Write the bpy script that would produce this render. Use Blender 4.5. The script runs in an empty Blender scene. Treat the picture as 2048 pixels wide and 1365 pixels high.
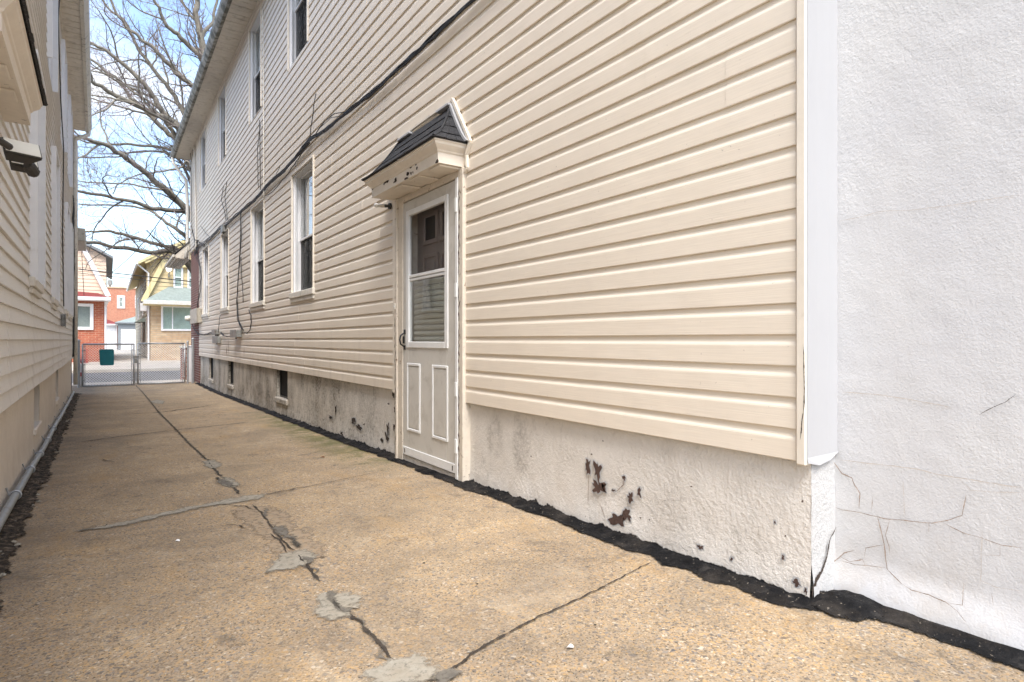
import bpy, math, random
from math import sin, cos, pi, radians, floor, sqrt, exp
from mathutils import Vector, Matrix, noise
random.seed(7)
SC = bpy.context.scene
COL = SC.collection
EYE = 1.2                      # camera height; everything below is written relative to the eye, shifted up at the end
F = 1171.0; TH = math.atan((1024 - 218) / F)

# ------------------------------------------------------------------ camera, sky, sun, exposure
cd = bpy.data.cameras.new('camera'); cam = bpy.data.objects.new('camera', cd); COL.objects.link(cam)
cd.sensor_width = 36; cd.lens = F / 2048 * 36; cd.shift_y = -2.5 / 2048
cam.rotation_euler = (pi / 2, 0, -TH); cam.location = (0, 0, 0); cd.clip_end = 2000; cd.clip_start = 0.05
SC.camera = cam
SC.view_settings.view_transform = 'Standard'; SC.view_settings.look = 'None'
SC.view_settings.gamma = 1; SC.view_settings.use_curve_mapping = False
SC.view_settings.exposure = 2.0
SUNV = Vector((-0.30, -0.75, 1.25)).normalized()      # towards the sun: high, behind the camera, veiled by cloud
w = bpy.data.worlds.new('World'); SC.world = w; w.use_nodes = True
nt = w.node_tree; nt.nodes.clear()
def wn(t): return nt.nodes.new(t)
out = wn('ShaderNodeOutputWorld'); bg = wn('ShaderNodeBackground'); sky = wn('ShaderNodeTexSky')
sky.sky_type = 'NISHITA'; sky.sun_disc = False
sky.sun_elevation = math.asin(SUNV.z); sky.sun_rotation = math.atan2(SUNV.x, SUNV.y)
sky.air_density = 1.0; sky.dust_density = 2.0
tc = wn('ShaderNodeTexCoord'); mp = wn('ShaderNodeMapping'); mp.inputs['Scale'].default_value = (1, 1, 2.2)
nz = wn('ShaderNodeTexNoise'); nz.inputs['Scale'].default_value = 2.3; nz.inputs['Detail'].default_value = 7
nz.inputs['Roughness'].default_value = .55; nz.inputs['Distortion'].default_value = .4
rp = wn('ShaderNodeValToRGB'); rp.color_ramp.elements[0].position = .49; rp.color_ramp.elements[1].position = .66
mx = wn('ShaderNodeMix'); mx.data_type = 'RGBA'; mx.inputs[7].default_value = (2.9, 3.0, 3.15, 1)
L = nt.links.new
L(tc.outputs['Generated'], mp.inputs[0]); L(mp.outputs[0], nz.inputs['Vector']); L(nz.outputs[0], rp.inputs[0])
L(rp.outputs[0], mx.inputs[0]); L(sky.outputs[0], mx.inputs[6]); L(mx.outputs[2], bg.inputs[0])
bg.inputs[1].default_value = 0.12; L(bg.outputs[0], out.inputs[0])
sd = bpy.data.lights.new('sun', 'SUN'); sd.energy = 0.95; sd.angle = radians(26); sd.color = (1, .97, .93)
sun = bpy.data.objects.new('sun', sd); COL.objects.link(sun)
sun.rotation_euler = SUNV.to_track_quat('Z', 'Y').to_euler()

# ------------------------------------------------------------------ measuring helpers (pixel of the photo -> point on a real plane)
def ray(px, py):
    a = (px - 1024) / F; b = (680 - py) / F
    return (sin(TH) + a * cos(TH), cos(TH) - a * sin(TH), b)
def onX(px, py, X): r = ray(px, py); t = X / r[0]; return Vector((X, r[1] * t, r[2] * t))
def onY(px, py, Y): r = ray(px, py); t = Y / r[1]; return Vector((r[0] * t, Y, r[2] * t))
def onZ(px, py, Z): r = ray(px, py); t = Z / r[2]; return Vector((r[0] * t, r[1] * t, Z))
def lerp(a, b, t): return a + (b - a) * t
def interp(tab, v):
    if v <= tab[0][0]: return tab[0][1]
    for (a, b), (c, d) in zip(tab, tab[1:]):
        if v <= c: return b + (d - b) * (v - a) / (c - a)
    return tab[-1][1]
def sm(a, b, v):
    t = max(0, min(1, (v - a) / (b - a))); return t * t * (3 - 2 * t)
def ns(x, y, z=0.0): return noise.noise(Vector((x, y, z)))
GT = [(-6, -.86), (1.1, -.945), (3.5, -1.0), (7, -1.075), (14.5, -1.2), (18.5, -1.215), (20, -1.22)]
def g(y): return interp(GT, y)
def onG(px, py):
    z = -1.05
    for _ in range(12):
        p = onZ(px, py, z); z = g(p.y)
    return p

# ------------------------------------------------------------------ material helpers
def mat(name):
    m = bpy.data.materials.new(name); m.use_nodes = True
    return m, m.node_tree, m.node_tree.nodes['Principled BSDF']
class NT:
    def __init__(s, name):
        s.m, s.t, s.b = mat(name); s.pos = s.t.nodes.new('ShaderNodeNewGeometry').outputs['Position']
    def n(s, ty, **k):
        o = s.t.nodes.new(ty)
        for a, v in k.items(): setattr(o, a, v)
        return o
    def link(s, a, b): s.t.links.new(a, b)
    def put(s, v, sock):
        if hasattr(v, 'is_output'): s.link(v, sock)
        elif isinstance(v, tuple) and len(v) == 3 and sock.type == 'RGBA': sock.default_value = (*v, 1)
        else: sock.default_value = v
    def map(s, sc, src=None):
        o = s.n('ShaderNodeMapping'); s.link(src or s.pos, o.inputs[0]); o.inputs['Scale'].default_value = sc; return o.outputs[0]
    def noise(s, scale, detail=4, rough=.55, vec=None, dist=0, out=0):
        o = s.n('ShaderNodeTexNoise'); s.link(vec or s.pos, o.inputs['Vector'])
        o.inputs['Scale'].default_value = scale; o.inputs['Detail'].default_value = detail
        o.inputs['Roughness'].default_value = rough; o.inputs['Distortion'].default_value = dist
        return o.outputs[out]
    def voro(s, scale, vec=None, out='Color', feature='F1'):
        o = s.n('ShaderNodeTexVoronoi', feature=feature); s.link(vec or s.pos, o.inputs['Vector'])
        o.inputs['Scale'].default_value = scale; return o.outputs[out]
    def ramp(s, src, stops, interp='LINEAR'):
        o = s.n('ShaderNodeValToRGB'); o.color_ramp.interpolation = interp; e = o.color_ramp.elements
        while len(e) < len(stops): e.new(.5)
        for i, (p, c) in enumerate(stops):
            e[i].position = p; e[i].color = (*c, 1) if isinstance(c, tuple) else (c, c, c, 1)
        s.link(src, o.inputs[0]); return o.outputs[0]
    def mix(s, f, a, b, mode='MIX'):
        o = s.n('ShaderNodeMix', data_type='RGBA', blend_type=mode)
        s.put(f, o.inputs[0]); s.put(a, o.inputs[6]); s.put(b, o.inputs[7]); return o.outputs[2]
    def math(s, op, a, b=0.0, c=None):
        o = s.n('ShaderNodeMath', operation=op); s.put(a, o.inputs[0]); s.put(b, o.inputs[1])
        if c is not None: s.put(c, o.inputs[2])
        return o.outputs[0]
    def rng(s, v, a, b, c=0.0, d=1.0):
        o = s.n('ShaderNodeMapRange', interpolation_type='SMOOTHSTEP'); s.put(v, o.inputs[0])
        for i, q in enumerate((a, b, c, d)): o.inputs[i + 1].default_value = q
        return o.outputs[0]
    def xyz(s):
        o = s.n('ShaderNodeSeparateXYZ'); s.link(s.pos, o.inputs[0]); return o.outputs
    def bump(s, h, strength=.3, dist=.01, prev=None):
        o = s.n('ShaderNodeBump'); s.link(h, o.inputs['Height']); o.inputs['Strength'].default_value = strength
        o.inputs['Distance'].default_value = dist
        if prev is not None: s.link(prev, o.inputs['Normal'])
        return o.outputs[0]
    def done(s, color, rough=.7, normal=None, metal=0, spec=None):
        s.put(color, s.b.inputs['Base Color']); s.put(rough, s.b.inputs['Roughness'])
        if normal is not None: s.link(normal, s.b.inputs['Normal'])
        s.b.inputs['Metallic'].default_value = metal
        if spec is not None: s.b.inputs['Specular IOR Level'].default_value = spec
        return s.m
def simple(name, c, rough=.6, var=.12, scale=9, bumps=.0, bscale=60, metal=0, dirt=None, dscale=3, dlo=.5, dhi=.75):
    k = NT(name); d = tuple(x * (1 - var) for x in c); e = tuple(min(1, x * (1 + var)) for x in c)
    col = k.ramp(k.noise(scale, 5, .6), [(.3, d), (.7, e)])
    if dirt: col = k.mix(k.ramp(k.noise(dscale, 8, .68, dist=.5), [(dlo, 0.), (dhi, 1.)]), col, dirt)
    nrm = k.bump(k.noise(bscale, 4), bumps, .004) if bumps else None
    return k.done(col, rough, nrm, metal)

M = {}
def siding_mat(name, base, grey, dirty):
    k = NT(name); x, y, z = k.xyz()
    gr = k.noise(1, 6, .62, vec=k.map((6, 4, 260)))
    big = k.noise(.9, 5, .6)
    col = k.mix(k.ramp(gr, [(.35, 0.), (.7, 1.)]), tuple(c * .95 for c in base), tuple(min(1, c * 1.04) for c in base))
    col = k.mix(k.ramp(big, [(.35, 0.), (.75, .45)]), col, grey)
    col = k.mix(k.math('MULTIPLY', k.rng(y, 5, 11), .5), col, grey)
    # weather streaks running down, grime towards the bottom rows
    st = k.ramp(k.noise(1, 6, .65, vec=k.map((3, 7, .7))), [(.52, 0.), (.8, 1.)])
    lo = k.rng(z, .25, 1.7, 1.0, .12)
    col = k.mix(k.math('MULTIPLY', k.math('MULTIPLY', k.math('MULTIPLY', st, k.rng(y, 3, 7, .15, 1.)), lo), dirty), col, (.22, .19, .155))
    sp = k.ramp(k.noise(55, 2, .5), [(.74, 0.), (.78, .5)])
    col = k.mix(sp, col, (.3, .25, .2))
    b = k.bump(gr, .25, .003); b = k.bump(k.noise(2.2, 3), .35, .02, b)
    return k.done(col, .48, b, spec=.35)
M['siding'] = siding_mat('cream_vinyl', (.80, .712, .588), (.72, .65, .56), .5)
M['siding2'] = siding_mat('grey_aluminium', (.82, .79, .735), (.74, .71, .67), .8)
M['trim'] = simple('cream_trim', (.79, .72, .61), .45, .06, 12, .1, dirt=(.35, .28, .2), dscale=6, dlo=.6, dhi=.9)
M['white'] = simple('white_trim', (.80, .80, .80), .42, .04, 7, .05, dirt=(.45, .42, .36), dscale=5, dlo=.62, dhi=.95)
M['flash'] = simple('bright_flashing', (.45, .455, .465), .35, .02, 3, .08, bscale=5)
M['oldwhite'] = simple('worn_white', (.70, .66, .58), .55, .1, 20, .3, dirt=(.25, .2, .14), dscale=14, dlo=.55, dhi=.8)
M['peel'] = simple('peeling_cream', (.66, .59, .49), .6, .08, 20, .4, dirt=(.2, .14, .09), dscale=22, dlo=.60, dhi=.68)
M['canopy_paint'] = simple('canopy_paint', (.78, .71, .61), .5, .05, 14, .1, dirt=(.17, .15, .12), dscale=17, dlo=.665, dhi=.69)
M['door'] = simple('storm_door_paint', (.60, .575, .52), .45, .05, 4, .05, dirt=(.36, .33, .28), dscale=6, dlo=.52, dhi=.9)
M['doorwhite'] = simple('door_white_trim', (.77, .77, .75), .4, .05, 10, .05, dirt=(.4, .36, .3), dscale=25, dlo=.66, dhi=.8)
M['taupe'] = simple('taupe_door', (.34, .29, .27), .5, .06)
M['black'] = simple('black_paint', (.012, .012, .012), .35, .2)
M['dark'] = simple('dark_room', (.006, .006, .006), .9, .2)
M['brass'] = simple('brass', (.6, .42, .15), .3, .05, metal=1)
M['rubber'] = simple('black_cable', (.018, .017, .017), .55, .3, 40)
M['wirew'] = simple('grey_cable', (.42, .40, .36), .6, .15, 30)
M['galvwire'] = simple('wire_zinc', (.6, .61, .62), .5, .1, 30)
M['galv'] = simple('galvanised', (.42, .43, .44), .45, .15, 30, metal=.55)
M['greybox'] = simple('grey_box_paint', (.26, .265, .25), .5, .15, 20, dirt=(.12, .08, .05), dscale=10)
M['boxcream'] = simple('beige_box_paint', (.5, .46, .38), .5, .1, 20, dirt=(.2, .15, .1), dscale=10)
M['pipe'] = simple('grey_conduit', (.27, .285, .285), .45, .08, 20, .1, dirt=(.2, .18, .15), dscale=12, dlo=.55)
M['teal'] = simple('teal_panel', (.005, .16, .19), .5, .08, 12)
M['rust'] = simple('rust', (.16, .06, .025), .9, .3, 40)
M['blind'] = simple('cream_reflection_slats', (.66, .64, .58), .6, .08, 6)  # pale colour of the door slats that imitate reflected siding
M['curtain'] = simple('net_curtain', (.62, .62, .58), .9, .1, 5)
M['shade'] = simple('roller_shade', (.45, .48, .46), .8, .1, 5)
M['greycurtain'] = simple('grey_curtain', (.20, .20, .195), .9, .25, 8)
M['sage'] = simple('sage_curtain', (.60, .70, .64), .9, .12, 3)
k = NT('window_glass'); k.t.nodes.remove(k.b)
gl = k.n('ShaderNodeBsdfGlossy'); gl.inputs['Roughness'].default_value = .015; tr = k.n('ShaderNodeBsdfTransparent'); tr.inputs[0].default_value = (.93, .95, .94, 1)
fr = k.n('ShaderNodeLayerWeight'); fr.inputs[0].default_value = .5; ff = k.math('MULTIPLY_ADD', k.math('POWER', fr.outputs['Facing'], 2.6), .85, .07)
mxs = k.n('ShaderNodeMixShader'); k.link(ff, mxs.inputs[0]); k.link(tr.outputs[0], mxs.inputs[1]); k.link(gl.outputs[0], mxs.inputs[2])
k.link(k.bump(k.noise(2.5, 1), .06, .02), gl.inputs['Normal'])
k.link(mxs.outputs[0], k.t.nodes['Material Output'].inputs[0]); M['glass'] = k.m
k = NT('sheer_net'); k.t.nodes.remove(k.b)
df = k.n('ShaderNodeBsdfDiffuse'); df.inputs[0].default_value = (.6, .6, .56, 1); tr = k.n('ShaderNodeBsdfTransparent')
mxs = k.n('ShaderNodeMixShader'); k.link(k.ramp(k.noise(1, 3, .6, vec=k.map((1, 45, .5))), [(.35, .6), (.7, .92)]), mxs.inputs[0]); k.link(tr.outputs[0], mxs.inputs[1]); k.link(df.outputs[0], mxs.inputs[2])
k.link(mxs.outputs[0], k.t.nodes['Material Output'].inputs[0]); M['netc'] = k.m
k = NT('insect_screen'); k.t.nodes.remove(k.b)
df = k.n('ShaderNodeBsdfDiffuse'); df.inputs[0].default_value = (.07, .065, .06, 1); tr = k.n('ShaderNodeBsdfTransparent')
mxs = k.n('ShaderNodeMixShader'); mxs.inputs[0].default_value = .16; k.link(tr.outputs[0], mxs.inputs[1]); k.link(df.outputs[0], mxs.inputs[2])
k.link(mxs.outputs[0], k.t.nodes['Material Output'].inputs[0]); M['screen'] = k.m

k = NT('window_screen'); k.t.nodes.remove(k.b)
df = k.n('ShaderNodeBsdfDiffuse'); df.inputs[0].default_value = (.05, .05, .048, 1); tr = k.n('ShaderNodeBsdfTransparent')
mxs = k.n('ShaderNodeMixShader'); mxs.inputs[0].default_value = .42; k.link(tr.outputs[0], mxs.inputs[1]); k.link(df.outputs[0], mxs.inputs[2])
k.link(mxs.outputs[0], k.t.nodes['Material Output'].inputs[0]); M['screen2'] = k.m
# exposed aggregate concrete
k = NT('aggregate_concrete'); x, y, z = k.xyz()
base = k.ramp(k.noise(1.1, 7, .62, dist=.3), [(.3, (.26, .21, .145)), (.5, (.39, .31, .20)), (.72, (.51, .41, .265))])
wrp = k.n('ShaderNodeVectorMath', operation='ADD'); k.link(k.pos, wrp.inputs[0])
ws = k.n('ShaderNodeVectorMath', operation='SCALE'); k.link(k.noise(60, 2, out=1), ws.inputs[0]); ws.inputs['Scale'].default_value = .012
k.link(ws.outputs[0], wrp.inputs[1])
def cellval(sc):
    o = k.n('ShaderNodeSeparateColor'); k.link(k.voro(sc, wrp.outputs[0]), o.inputs[0]); return o.outputs
c1 = cellval(190); c2 = cellval(100); c3 = cellval(40)
peb = k.ramp(c1[0], [(0, (.07, .055, .045)), (.10, (.20, .15, .10)), (.3, (.36, .26, .165)), (.55, (.46, .35, .235)), (.72, (.52, .32, .12)), (.80, (.33, .29, .24)), (.965, (.62, .55, .44))], 'CONSTANT')
col = k.mix(.62, base, peb)
m2 = k.ramp(c2[1], [(.0, 0.), (.84, .0), (.85, .7)], 'CONSTANT')
col = k.mix(m2, col, k.ramp(c2[0], [(0, (.10, .10, .105)), (.3, (.50, .33, .15)), (.6, (.24, .22, .2)), (.90, (.58, .52, .43))], 'CONSTANT'))
m3 = k.ramp(c3[1], [(0, 0.), (.93, .7)], 'CONSTANT')
m3 = k.math('MULTIPLY', m3, k.ramp(k.voro(40, wrp.outputs[0], 'Distance'), [(.30, 1.), (.36, 0.)]))
col = k.mix(m3, col, k.ramp(c3[0], [(0, (.08, .085, .10)), (.5, (.2, .2, .21)), (.85, (.5, .35, .2))], 'CONSTANT'))
bl = k.ramp(k.noise(.75, 6, .7, dist=1.2), [(.38, .5), (.48, .1), (.58, 0.)])
bl = k.math('MULTIPLY', bl, k.ramp(k.noise(8, 6, .7), [(.3, .4), (.65, 1.)]))
col = k.mix(bl, col, (.185, .155, .115))
lt = k.ramp(k.noise(1.9, 6, .7, dist=.8), [(.58, 0.), (.72, .4)])
col = k.mix(lt, col, (.56, .48, .36))
col = k.mix(1.0, col, (1.16, 1.14, 1.12), 'MULTIPLY')
# worn grey-brown areas, more along the left wall; a slight even darkening far down the alley
gm = k.ramp(k.noise(1.7, 8, .68, dist=.6), [(.42, 0.), (.66, 1.)])
gm = k.math('MULTIPLY', gm, .45)
col = k.mix(gm, col, (.20, .165, .125))
dm = k.ramp(k.noise(5, 9, .78), [(.54, 0.), (.70, .6)])
col = k.mix(dm, col, (.10, .085, .07))
orn = k.ramp(k.noise(2.6, 5, .6, vec=k.map((1.3, .7, 1))), [(.56, 0.), (.75, .35)])
col = k.mix(orn, col, (.46, .28, .10))
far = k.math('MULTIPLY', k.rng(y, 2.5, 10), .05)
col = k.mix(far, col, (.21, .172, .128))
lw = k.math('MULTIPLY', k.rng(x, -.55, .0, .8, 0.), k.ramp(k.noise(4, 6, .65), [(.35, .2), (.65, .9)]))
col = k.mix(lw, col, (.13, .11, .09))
ms = k.math('MULTIPLY', k.rng(x, 1.45, 1.95, 0., 1.), k.math('MULTIPLY', k.rng(y, 3.9, 5.2), k.rng(y, 8.0, 10.5, 1., 0.)))
ms = k.math('MULTIPLY', ms, k.ramp(k.noise(5, 6, .7), [(.36, 0.), (.58, .85)]))
col = k.mix(ms, col, (.12, .125, .045))
pit = k.ramp(k.voro(62, wrp.outputs[0], 'Distance'), [(.13, 1.), (.2, 0.)]); o_ = k.n('ShaderNodeSeparateColor'); k.link(k.voro(62, wrp.outputs[0]), o_.inputs[0])
pit = k.math('MULTIPLY', pit, k.ramp(o_.outputs[2], [(.45, 0.), (.46, .9)]))
col = k.mix(pit, col, (.05, .04, .03))
b = k.bump(k.voro(85, wrp.outputs[0], 'Distance'), .5, .004); b = k.bump(k.noise(26, 7, .75), .8, .010, b)
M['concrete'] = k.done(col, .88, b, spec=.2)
k = NT('cement_patch'); v = k.noise(30, 6, .7)
pc = k.ramp(v, [(.3, (.27, .245, .195)), (.7, (.385, .36, .30))])
pc = k.mix(k.ramp(k.noise(6, 5, .7), [(.45, 0.), (.7, .6)]), pc, (.33, .28, .21))
pc = k.mix(k.ramp(k.noise(110, 4, .7), [(.60, 0.), (.66, .55)]), pc, (.16, .14, .115))
M['patch'] = k.done(pc, .9, k.bump(k.noise(70, 5, .7), .5, .004), spec=.2)
k = NT('thin_cement'); v = k.noise(20, 7, .75)
tb = k.ramp(v, [(.3, (.27, .215, .155)), (.7, (.36, .295, .22))])
tb = k.mix(k.ramp(k.noise(90, 4, .75), [(.5, 0.), (.58, .7)]), tb, (.38, .26, .14))
tb = k.mix(k.ramp(k.noise(120, 3, .7), [(.62, 0.), (.66, .6)]), tb, (.12, .10, .085))
M['wash'] = k.done(tb, .9, k.bump(k.noise(50, 6, .7), .5, .004), spec=.2)
M['damp'] = simple('damp_patch', (.15, .135, .11), .8, .25, 30, .4)
M['crack'] = simple('crack_dirt', (.045, .035, .026), .95, .5, 60)
M['crackp'] = simple('stucco_crack', (.33, .255, .205), .95, .4, 60)
M['cracksoft'] = simple('stucco_crack_faint', (.55, .50, .45), .95, .1, 60)
k = NT('bitumen'); v = k.noise(12, 7, .7)
cc = k.ramp(v, [(.35, (.003, .003, .0035)), (.58, (.010, .010, .011)), (.72, (.05, .046, .042))])
cc = k.mix(k.ramp(k.noise(75, 3, .6), [(.66, 0.), (.70, .8)]), cc, (.30, .26, .21))
cc = k.mix(k.ramp(k.noise(3.2, 7, .75), [(.50, 0.), (.70, .3)]), cc, (.12, .10, .08))
M['tar'] = k.done(cc, k.ramp(k.noise(9, 5, .7), [(.35, .45), (.65, .9)]), k.bump(k.noise(28, 7, .7), 1., .012), spec=.15)
k = NT('rubble_asphalt'); v = k.noise(26, 8, .75)
cc = k.ramp(v, [(.36, (.02, .018, .016)), (.52, (.08, .065, .05)), (.64, (.26, .20, .145))])
M['rubble'] = k.done(cc, .9, k.bump(v, 1., .03), spec=.2)
def stucco(name, base, warm, vis, stains, mild, bs=1.0):
    k = NT(name); x, y, z = k.xyz()
    col = k.ramp(k.noise(1.6, 6, .6), [(.3, base), (.7, warm)])
    col = k.mix(k.ramp(k.noise(9, 7, .7), [(.45, 0.), (.8, vis)]), col, tuple(c * .72 for c in base))
    lowz = k.rng(z, .15, .75, 1., 0.)
    if stains:
        col = k.mix(k.math('MULTIPLY', k.rng(y, 4.8, 7.5), .45), col, (.46, .40, .31))
        # soot / mildew, heavy between the basement windows and fading towards the corner
        fy = k.rng(y, 4.9, 6.6); st = k.ramp(k.noise(1, 7, .72, vec=k.map((2.2, 1.5, 1.0))), [(.40, 0.), (.64, 1.)])
        f = k.math('MULTIPLY', st, k.math('MULTIPLY_ADD', fy, .95, .15))
        fine = k.ramp(k.noise(38, 6, .8), [(.38, .15), (.6, 1.)])
        col = k.mix(k.math('MULTIPLY', f, fine), col, (.085, .074, .057))
        for (y0_, z0_, ry_, rz_, am_) in ((3.22, .56, .10, .14, .6), (2.93, .54, .09, .17, .7), (1.78, .42, .10, .2, .28), (5.2, .45, .3, .2, .3)):
            q1 = k.math('DIVIDE', k.math('SUBTRACT', y, y0_), ry_); q2 = k.math('DIVIDE', k.math('SUBTRACT', z, z0_), rz_)
            rr_ = k.math('ADD', k.math('MULTIPLY', q1, q1), k.math('MULTIPLY', q2, q2))
            col = k.mix(k.math('MULTIPLY', k.math('MULTIPLY', k.rng(rr_, .0, 1.6, am_, 0.), k.ramp(k.noise(16, 6, .7), [(.35, .15), (.6, 1.)])), fine), col, (.16, .14, .12))
        blk = k.math('MULTIPLY', k.ramp(k.noise(28, 8, .82), [(.54, 0.), (.62, .9)]), k.math('MULTIPLY', k.rng(y, 4.5, 5.4, .10, 1.), k.rng(z, .12, .62, 1., .15)))
        col = k.mix(blk, col, (.05, .042, .033))
        sp = k.ramp(k.noise(3.6, 7, .75, vec=k.map((1, 1, .55))), [(.56, 0.), (.70, .6)])
        col = k.mix(k.math('MULTIPLY', sp, fine), col, (.13, .12, .10))
        col = k.mix(k.math('MULTIPLY', k.ramp(k.noise(13, 8, .75), [(.5, 0.), (.62, .8)]), k.rng(z, .02, .32, 1., 0.)), col, (.16, .13, .10))
    if mild: col = k.mix(k.math('MULTIPLY', k.ramp(k.noise(5, 7, .7), [(.45, 0.), (.7, mild)]), lowz), col, (.42, .34, .25))
    b = k.bump(k.noise(48, 5, .62), .5 * bs, .008); k.link(k.ramp(k.noise(1.7, 5, .6, dist=.5), [(.35, .12 * bs), (.68, .95 * bs)]), b.node.inputs['Strength']); b = k.bump(k.noise(9, 5, .6, vec=k.map((1, 1.3, .8))), .22 * bs, .015, b); b = k.bump(k.noise(1, 4, .6, vec=k.map((90, 90, 22))), .25 * bs, .004, b); b = k.bump(k.noise(150, 3), .6 * max(bs, .8), .003, b)
    return k.done(col, .85, b, spec=.2)
M['stucco'] = stucco('white_stucco', (.60, .60, .61), (.645, .64, .63), .14, False, .5, .45)
M['found'] = stucco('foundation_stucco', (.70, .66, .60), (.79, .75, .69), .3, True, .35, 1.3)
M['found2'] = stucco('tan_foundation', (.72, .65, .56), (.78, .71, .62), .3, False, .3, .5)
M['white_stucco_new'] = stucco('fresh_white_stucco', (.50, .50, .50), (.55, .55, .54), .1, False, 0, 1.2)
M['chip'] = simple('bare_brown_chip', (.085, .05, .038), .9, .3, 60, .5)
M['chipdark'] = simple('bare_dark_chip', (.05, .035, .026), .9, .3, 60, .5)
def brick(name, c1, c2, mo, sc=1., axis='y', bw=.205, bh=.068):
    k = NT(name); cb = k.n('ShaderNodeCombineXYZ'); x, y, z = k.xyz()
    k.link(y if axis == 'y' else x, cb.inputs[0]); k.link(z, cb.inputs[1])
    o = k.n('ShaderNodeTexBrick'); k.link(cb.outputs[0], o.inputs['Vector'])
    o.inputs['Color1'].default_value = (*c1, 1); o.inputs['Color2'].default_value = (*c2, 1); o.inputs['Mortar'].default_value = (*mo, 1)
    o.inputs['Scale'].default_value = 1; o.inputs['Brick Width'].default_value = bw * sc; o.inputs['Row Height'].default_value = bh * sc
    o.inputs['Mortar Size'].default_value = .008 * sc
    col = k.mix(k.ramp(k.noise(5, 5), [(.4, 0.), (.7, .35)]), o.outputs[0], tuple(c * .5 for c in c1))
    return k.done(col, .85, k.bump(o.outputs[1], -.6, .01))
M['brickdark'] = brick('dark_red_brick', (.13, .03, .022), (.20, .055, .035), (.36, .30, .25))
M['brickred'] = brick('red_brick', (.36, .085, .045), (.45, .125, .06), (.50, .30, .2), 1.25, 'x')
M['brickorange'] = brick('orange_brick', (.45, .16, .09), (.52, .21, .12), (.45, .3, .22), 1.6, 'x')
M['stone'] = brick('tan_stone', (.50, .32, .18), (.62, .47, .30), (.42, .36, .28), 1., 'x', .42, .10)
M['asphalt'] = simple('asphalt', (.105, .102, .10), .9, .15, 3, .3, dirt=(.15, .15, .15), dscale=.8)
M['pavement'] = simple('pale_pavement', (.50, .45, .38), .9, .1, 2, .2, dirt=(.3, .25, .2), dscale=1.)
M['soil'] = simple('street_ground', (.22, .2, .17), .95, .2, .5)
M['peach'] = simple('peach_siding', (.72, .56, .42), .6, .05, 2)
M['yellow'] = simple('yellow_siding', (.62, .50, .28), .6, .05, 2)
M['yellowtrim'] = simple('yellow_trim', (.72, .61, .32), .6, .05, 2)
M['tansiding'] = simple('tan_side_siding', (.48, .41, .30), .6, .05, 2)
M['redshingle'] = simple('red_shingle', (.20, .035, .03), .9, .2, 8, .4)
M['greenshingle'] = simple('grey_green_shingle', (.25, .29, .26), .9, .15, 8, .4)
M['greywall'] = simple('grey_wall', (.22, .24, .25), .8, .08)
M['redpaint'] = simple('red_paint', (.40, .06, .04), .6, .1)
M['redwhite'] = simple('faded_red_plastic', (.5, .08, .09), .6, .2, 20)
k = NT('charcoal_shingle'); o = k.n('ShaderNodeSeparateColor'); k.link(k.voro(300), o.inputs[0])
M['shingle'] = k.done(k.ramp(o.outputs[0], [(0, (.012, .012, .014)), (.5, (.034, .035, .038)), (.85, (.075, .075, .08))], 'CONSTANT'), .9, k.bump(k.noise(260, 3), .8, .004))
M['darkshingle'] = simple('house_shingle', (.09, .085, .08), .9, .2, 8, .4)
M['gutter'] = simple('mossy_gutter', (.42, .40, .35), .6, .12, 7, .2, dirt=(.10, .095, .07), dscale=5, dlo=.36, dhi=.58)
M['gutter2'] = simple('cream_gutter', (.62, .58, .49), .5, .06, 7, .1, dirt=(.12, .11, .08), dscale=9, dlo=.56, dhi=.66)
M['soffit'] = simple('cream_soffit', (.72, .66, .56), .6, .08, 6, .05, dirt=(.3, .25, .18), dscale=6, dlo=.5, dhi=.85)
k = NT('bark'); v = k.noise(14, 7, .7, vec=k.map((1, 1, .5)))
M['bark'] = k.done(k.ramp(v, [(.3, (.12, .105, .08)), (.55, (.23, .205, .16)), (.75, (.33, .30, .24))]), .9, k.bump(v, .8, .03))
M['twig'] = simple('twig_bark', (.19, .15, .14), .9, .25, 3)
M['lens'] = simple('frosted_lens', (.85, .83, .72), .35, .05, 8)
M['darkplastic'] = simple('dark_bronze_plastic', (.045, .042, .038), .5, .2, 10)
M['bulb'] = simple('clear_bulb', (.75, .75, .72), .1, .03)

# ------------------------------------------------------------------ mesh helpers
def ragged(key, scale=45, lo=.42, width=.10, amp=1.5):
    if key in ('patch', 'wash', 'damp'): width = .5; amp = 1.9
    if key in ('tar',): width = .2; amp = 1.7
    m = M[key]; t = m.node_tree; a = t.nodes.new('ShaderNodeAttribute'); a.attribute_name = 'edge'
    n_ = t.nodes.new('ShaderNodeTexNoise'); gg = t.nodes.new('ShaderNodeNewGeometry'); t.links.new(gg.outputs['Position'], n_.inputs['Vector'])
    n_.inputs['Scale'].default_value = scale; n_.inputs['Detail'].default_value = 5; n_.inputs['Roughness'].default_value = .7
    q = t.nodes.new('ShaderNodeMath'); q.operation = 'MULTIPLY_ADD'; t.links.new(n_.outputs[0], q.inputs[0]); q.inputs[1].default_value = amp; t.links.new(a.outputs['Fac'], q.inputs[2])
    r = t.nodes.new('ShaderNodeMapRange'); t.links.new(q.outputs[0], r.inputs[0]); r.inputs[1].default_value = lo + amp * .5; r.inputs[2].default_value = lo + amp * .5 + width
    t.links.new(r.outputs[0], t.nodes['Principled BSDF'].inputs['Alpha'])
for k_, sc_, lo_ in (('patch', 40, .45), ('wash', 35, .5), ('damp', 35, .5), ('crack', 90, .38), ('crackp', 110, .3), ('cracksoft', 90, .35), ('tar', 45, .35), ('rubble', 30, .2), ('chipdark', 120, .3), ('rust', 60, .5)): ragged(k_, sc_, lo_)
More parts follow.
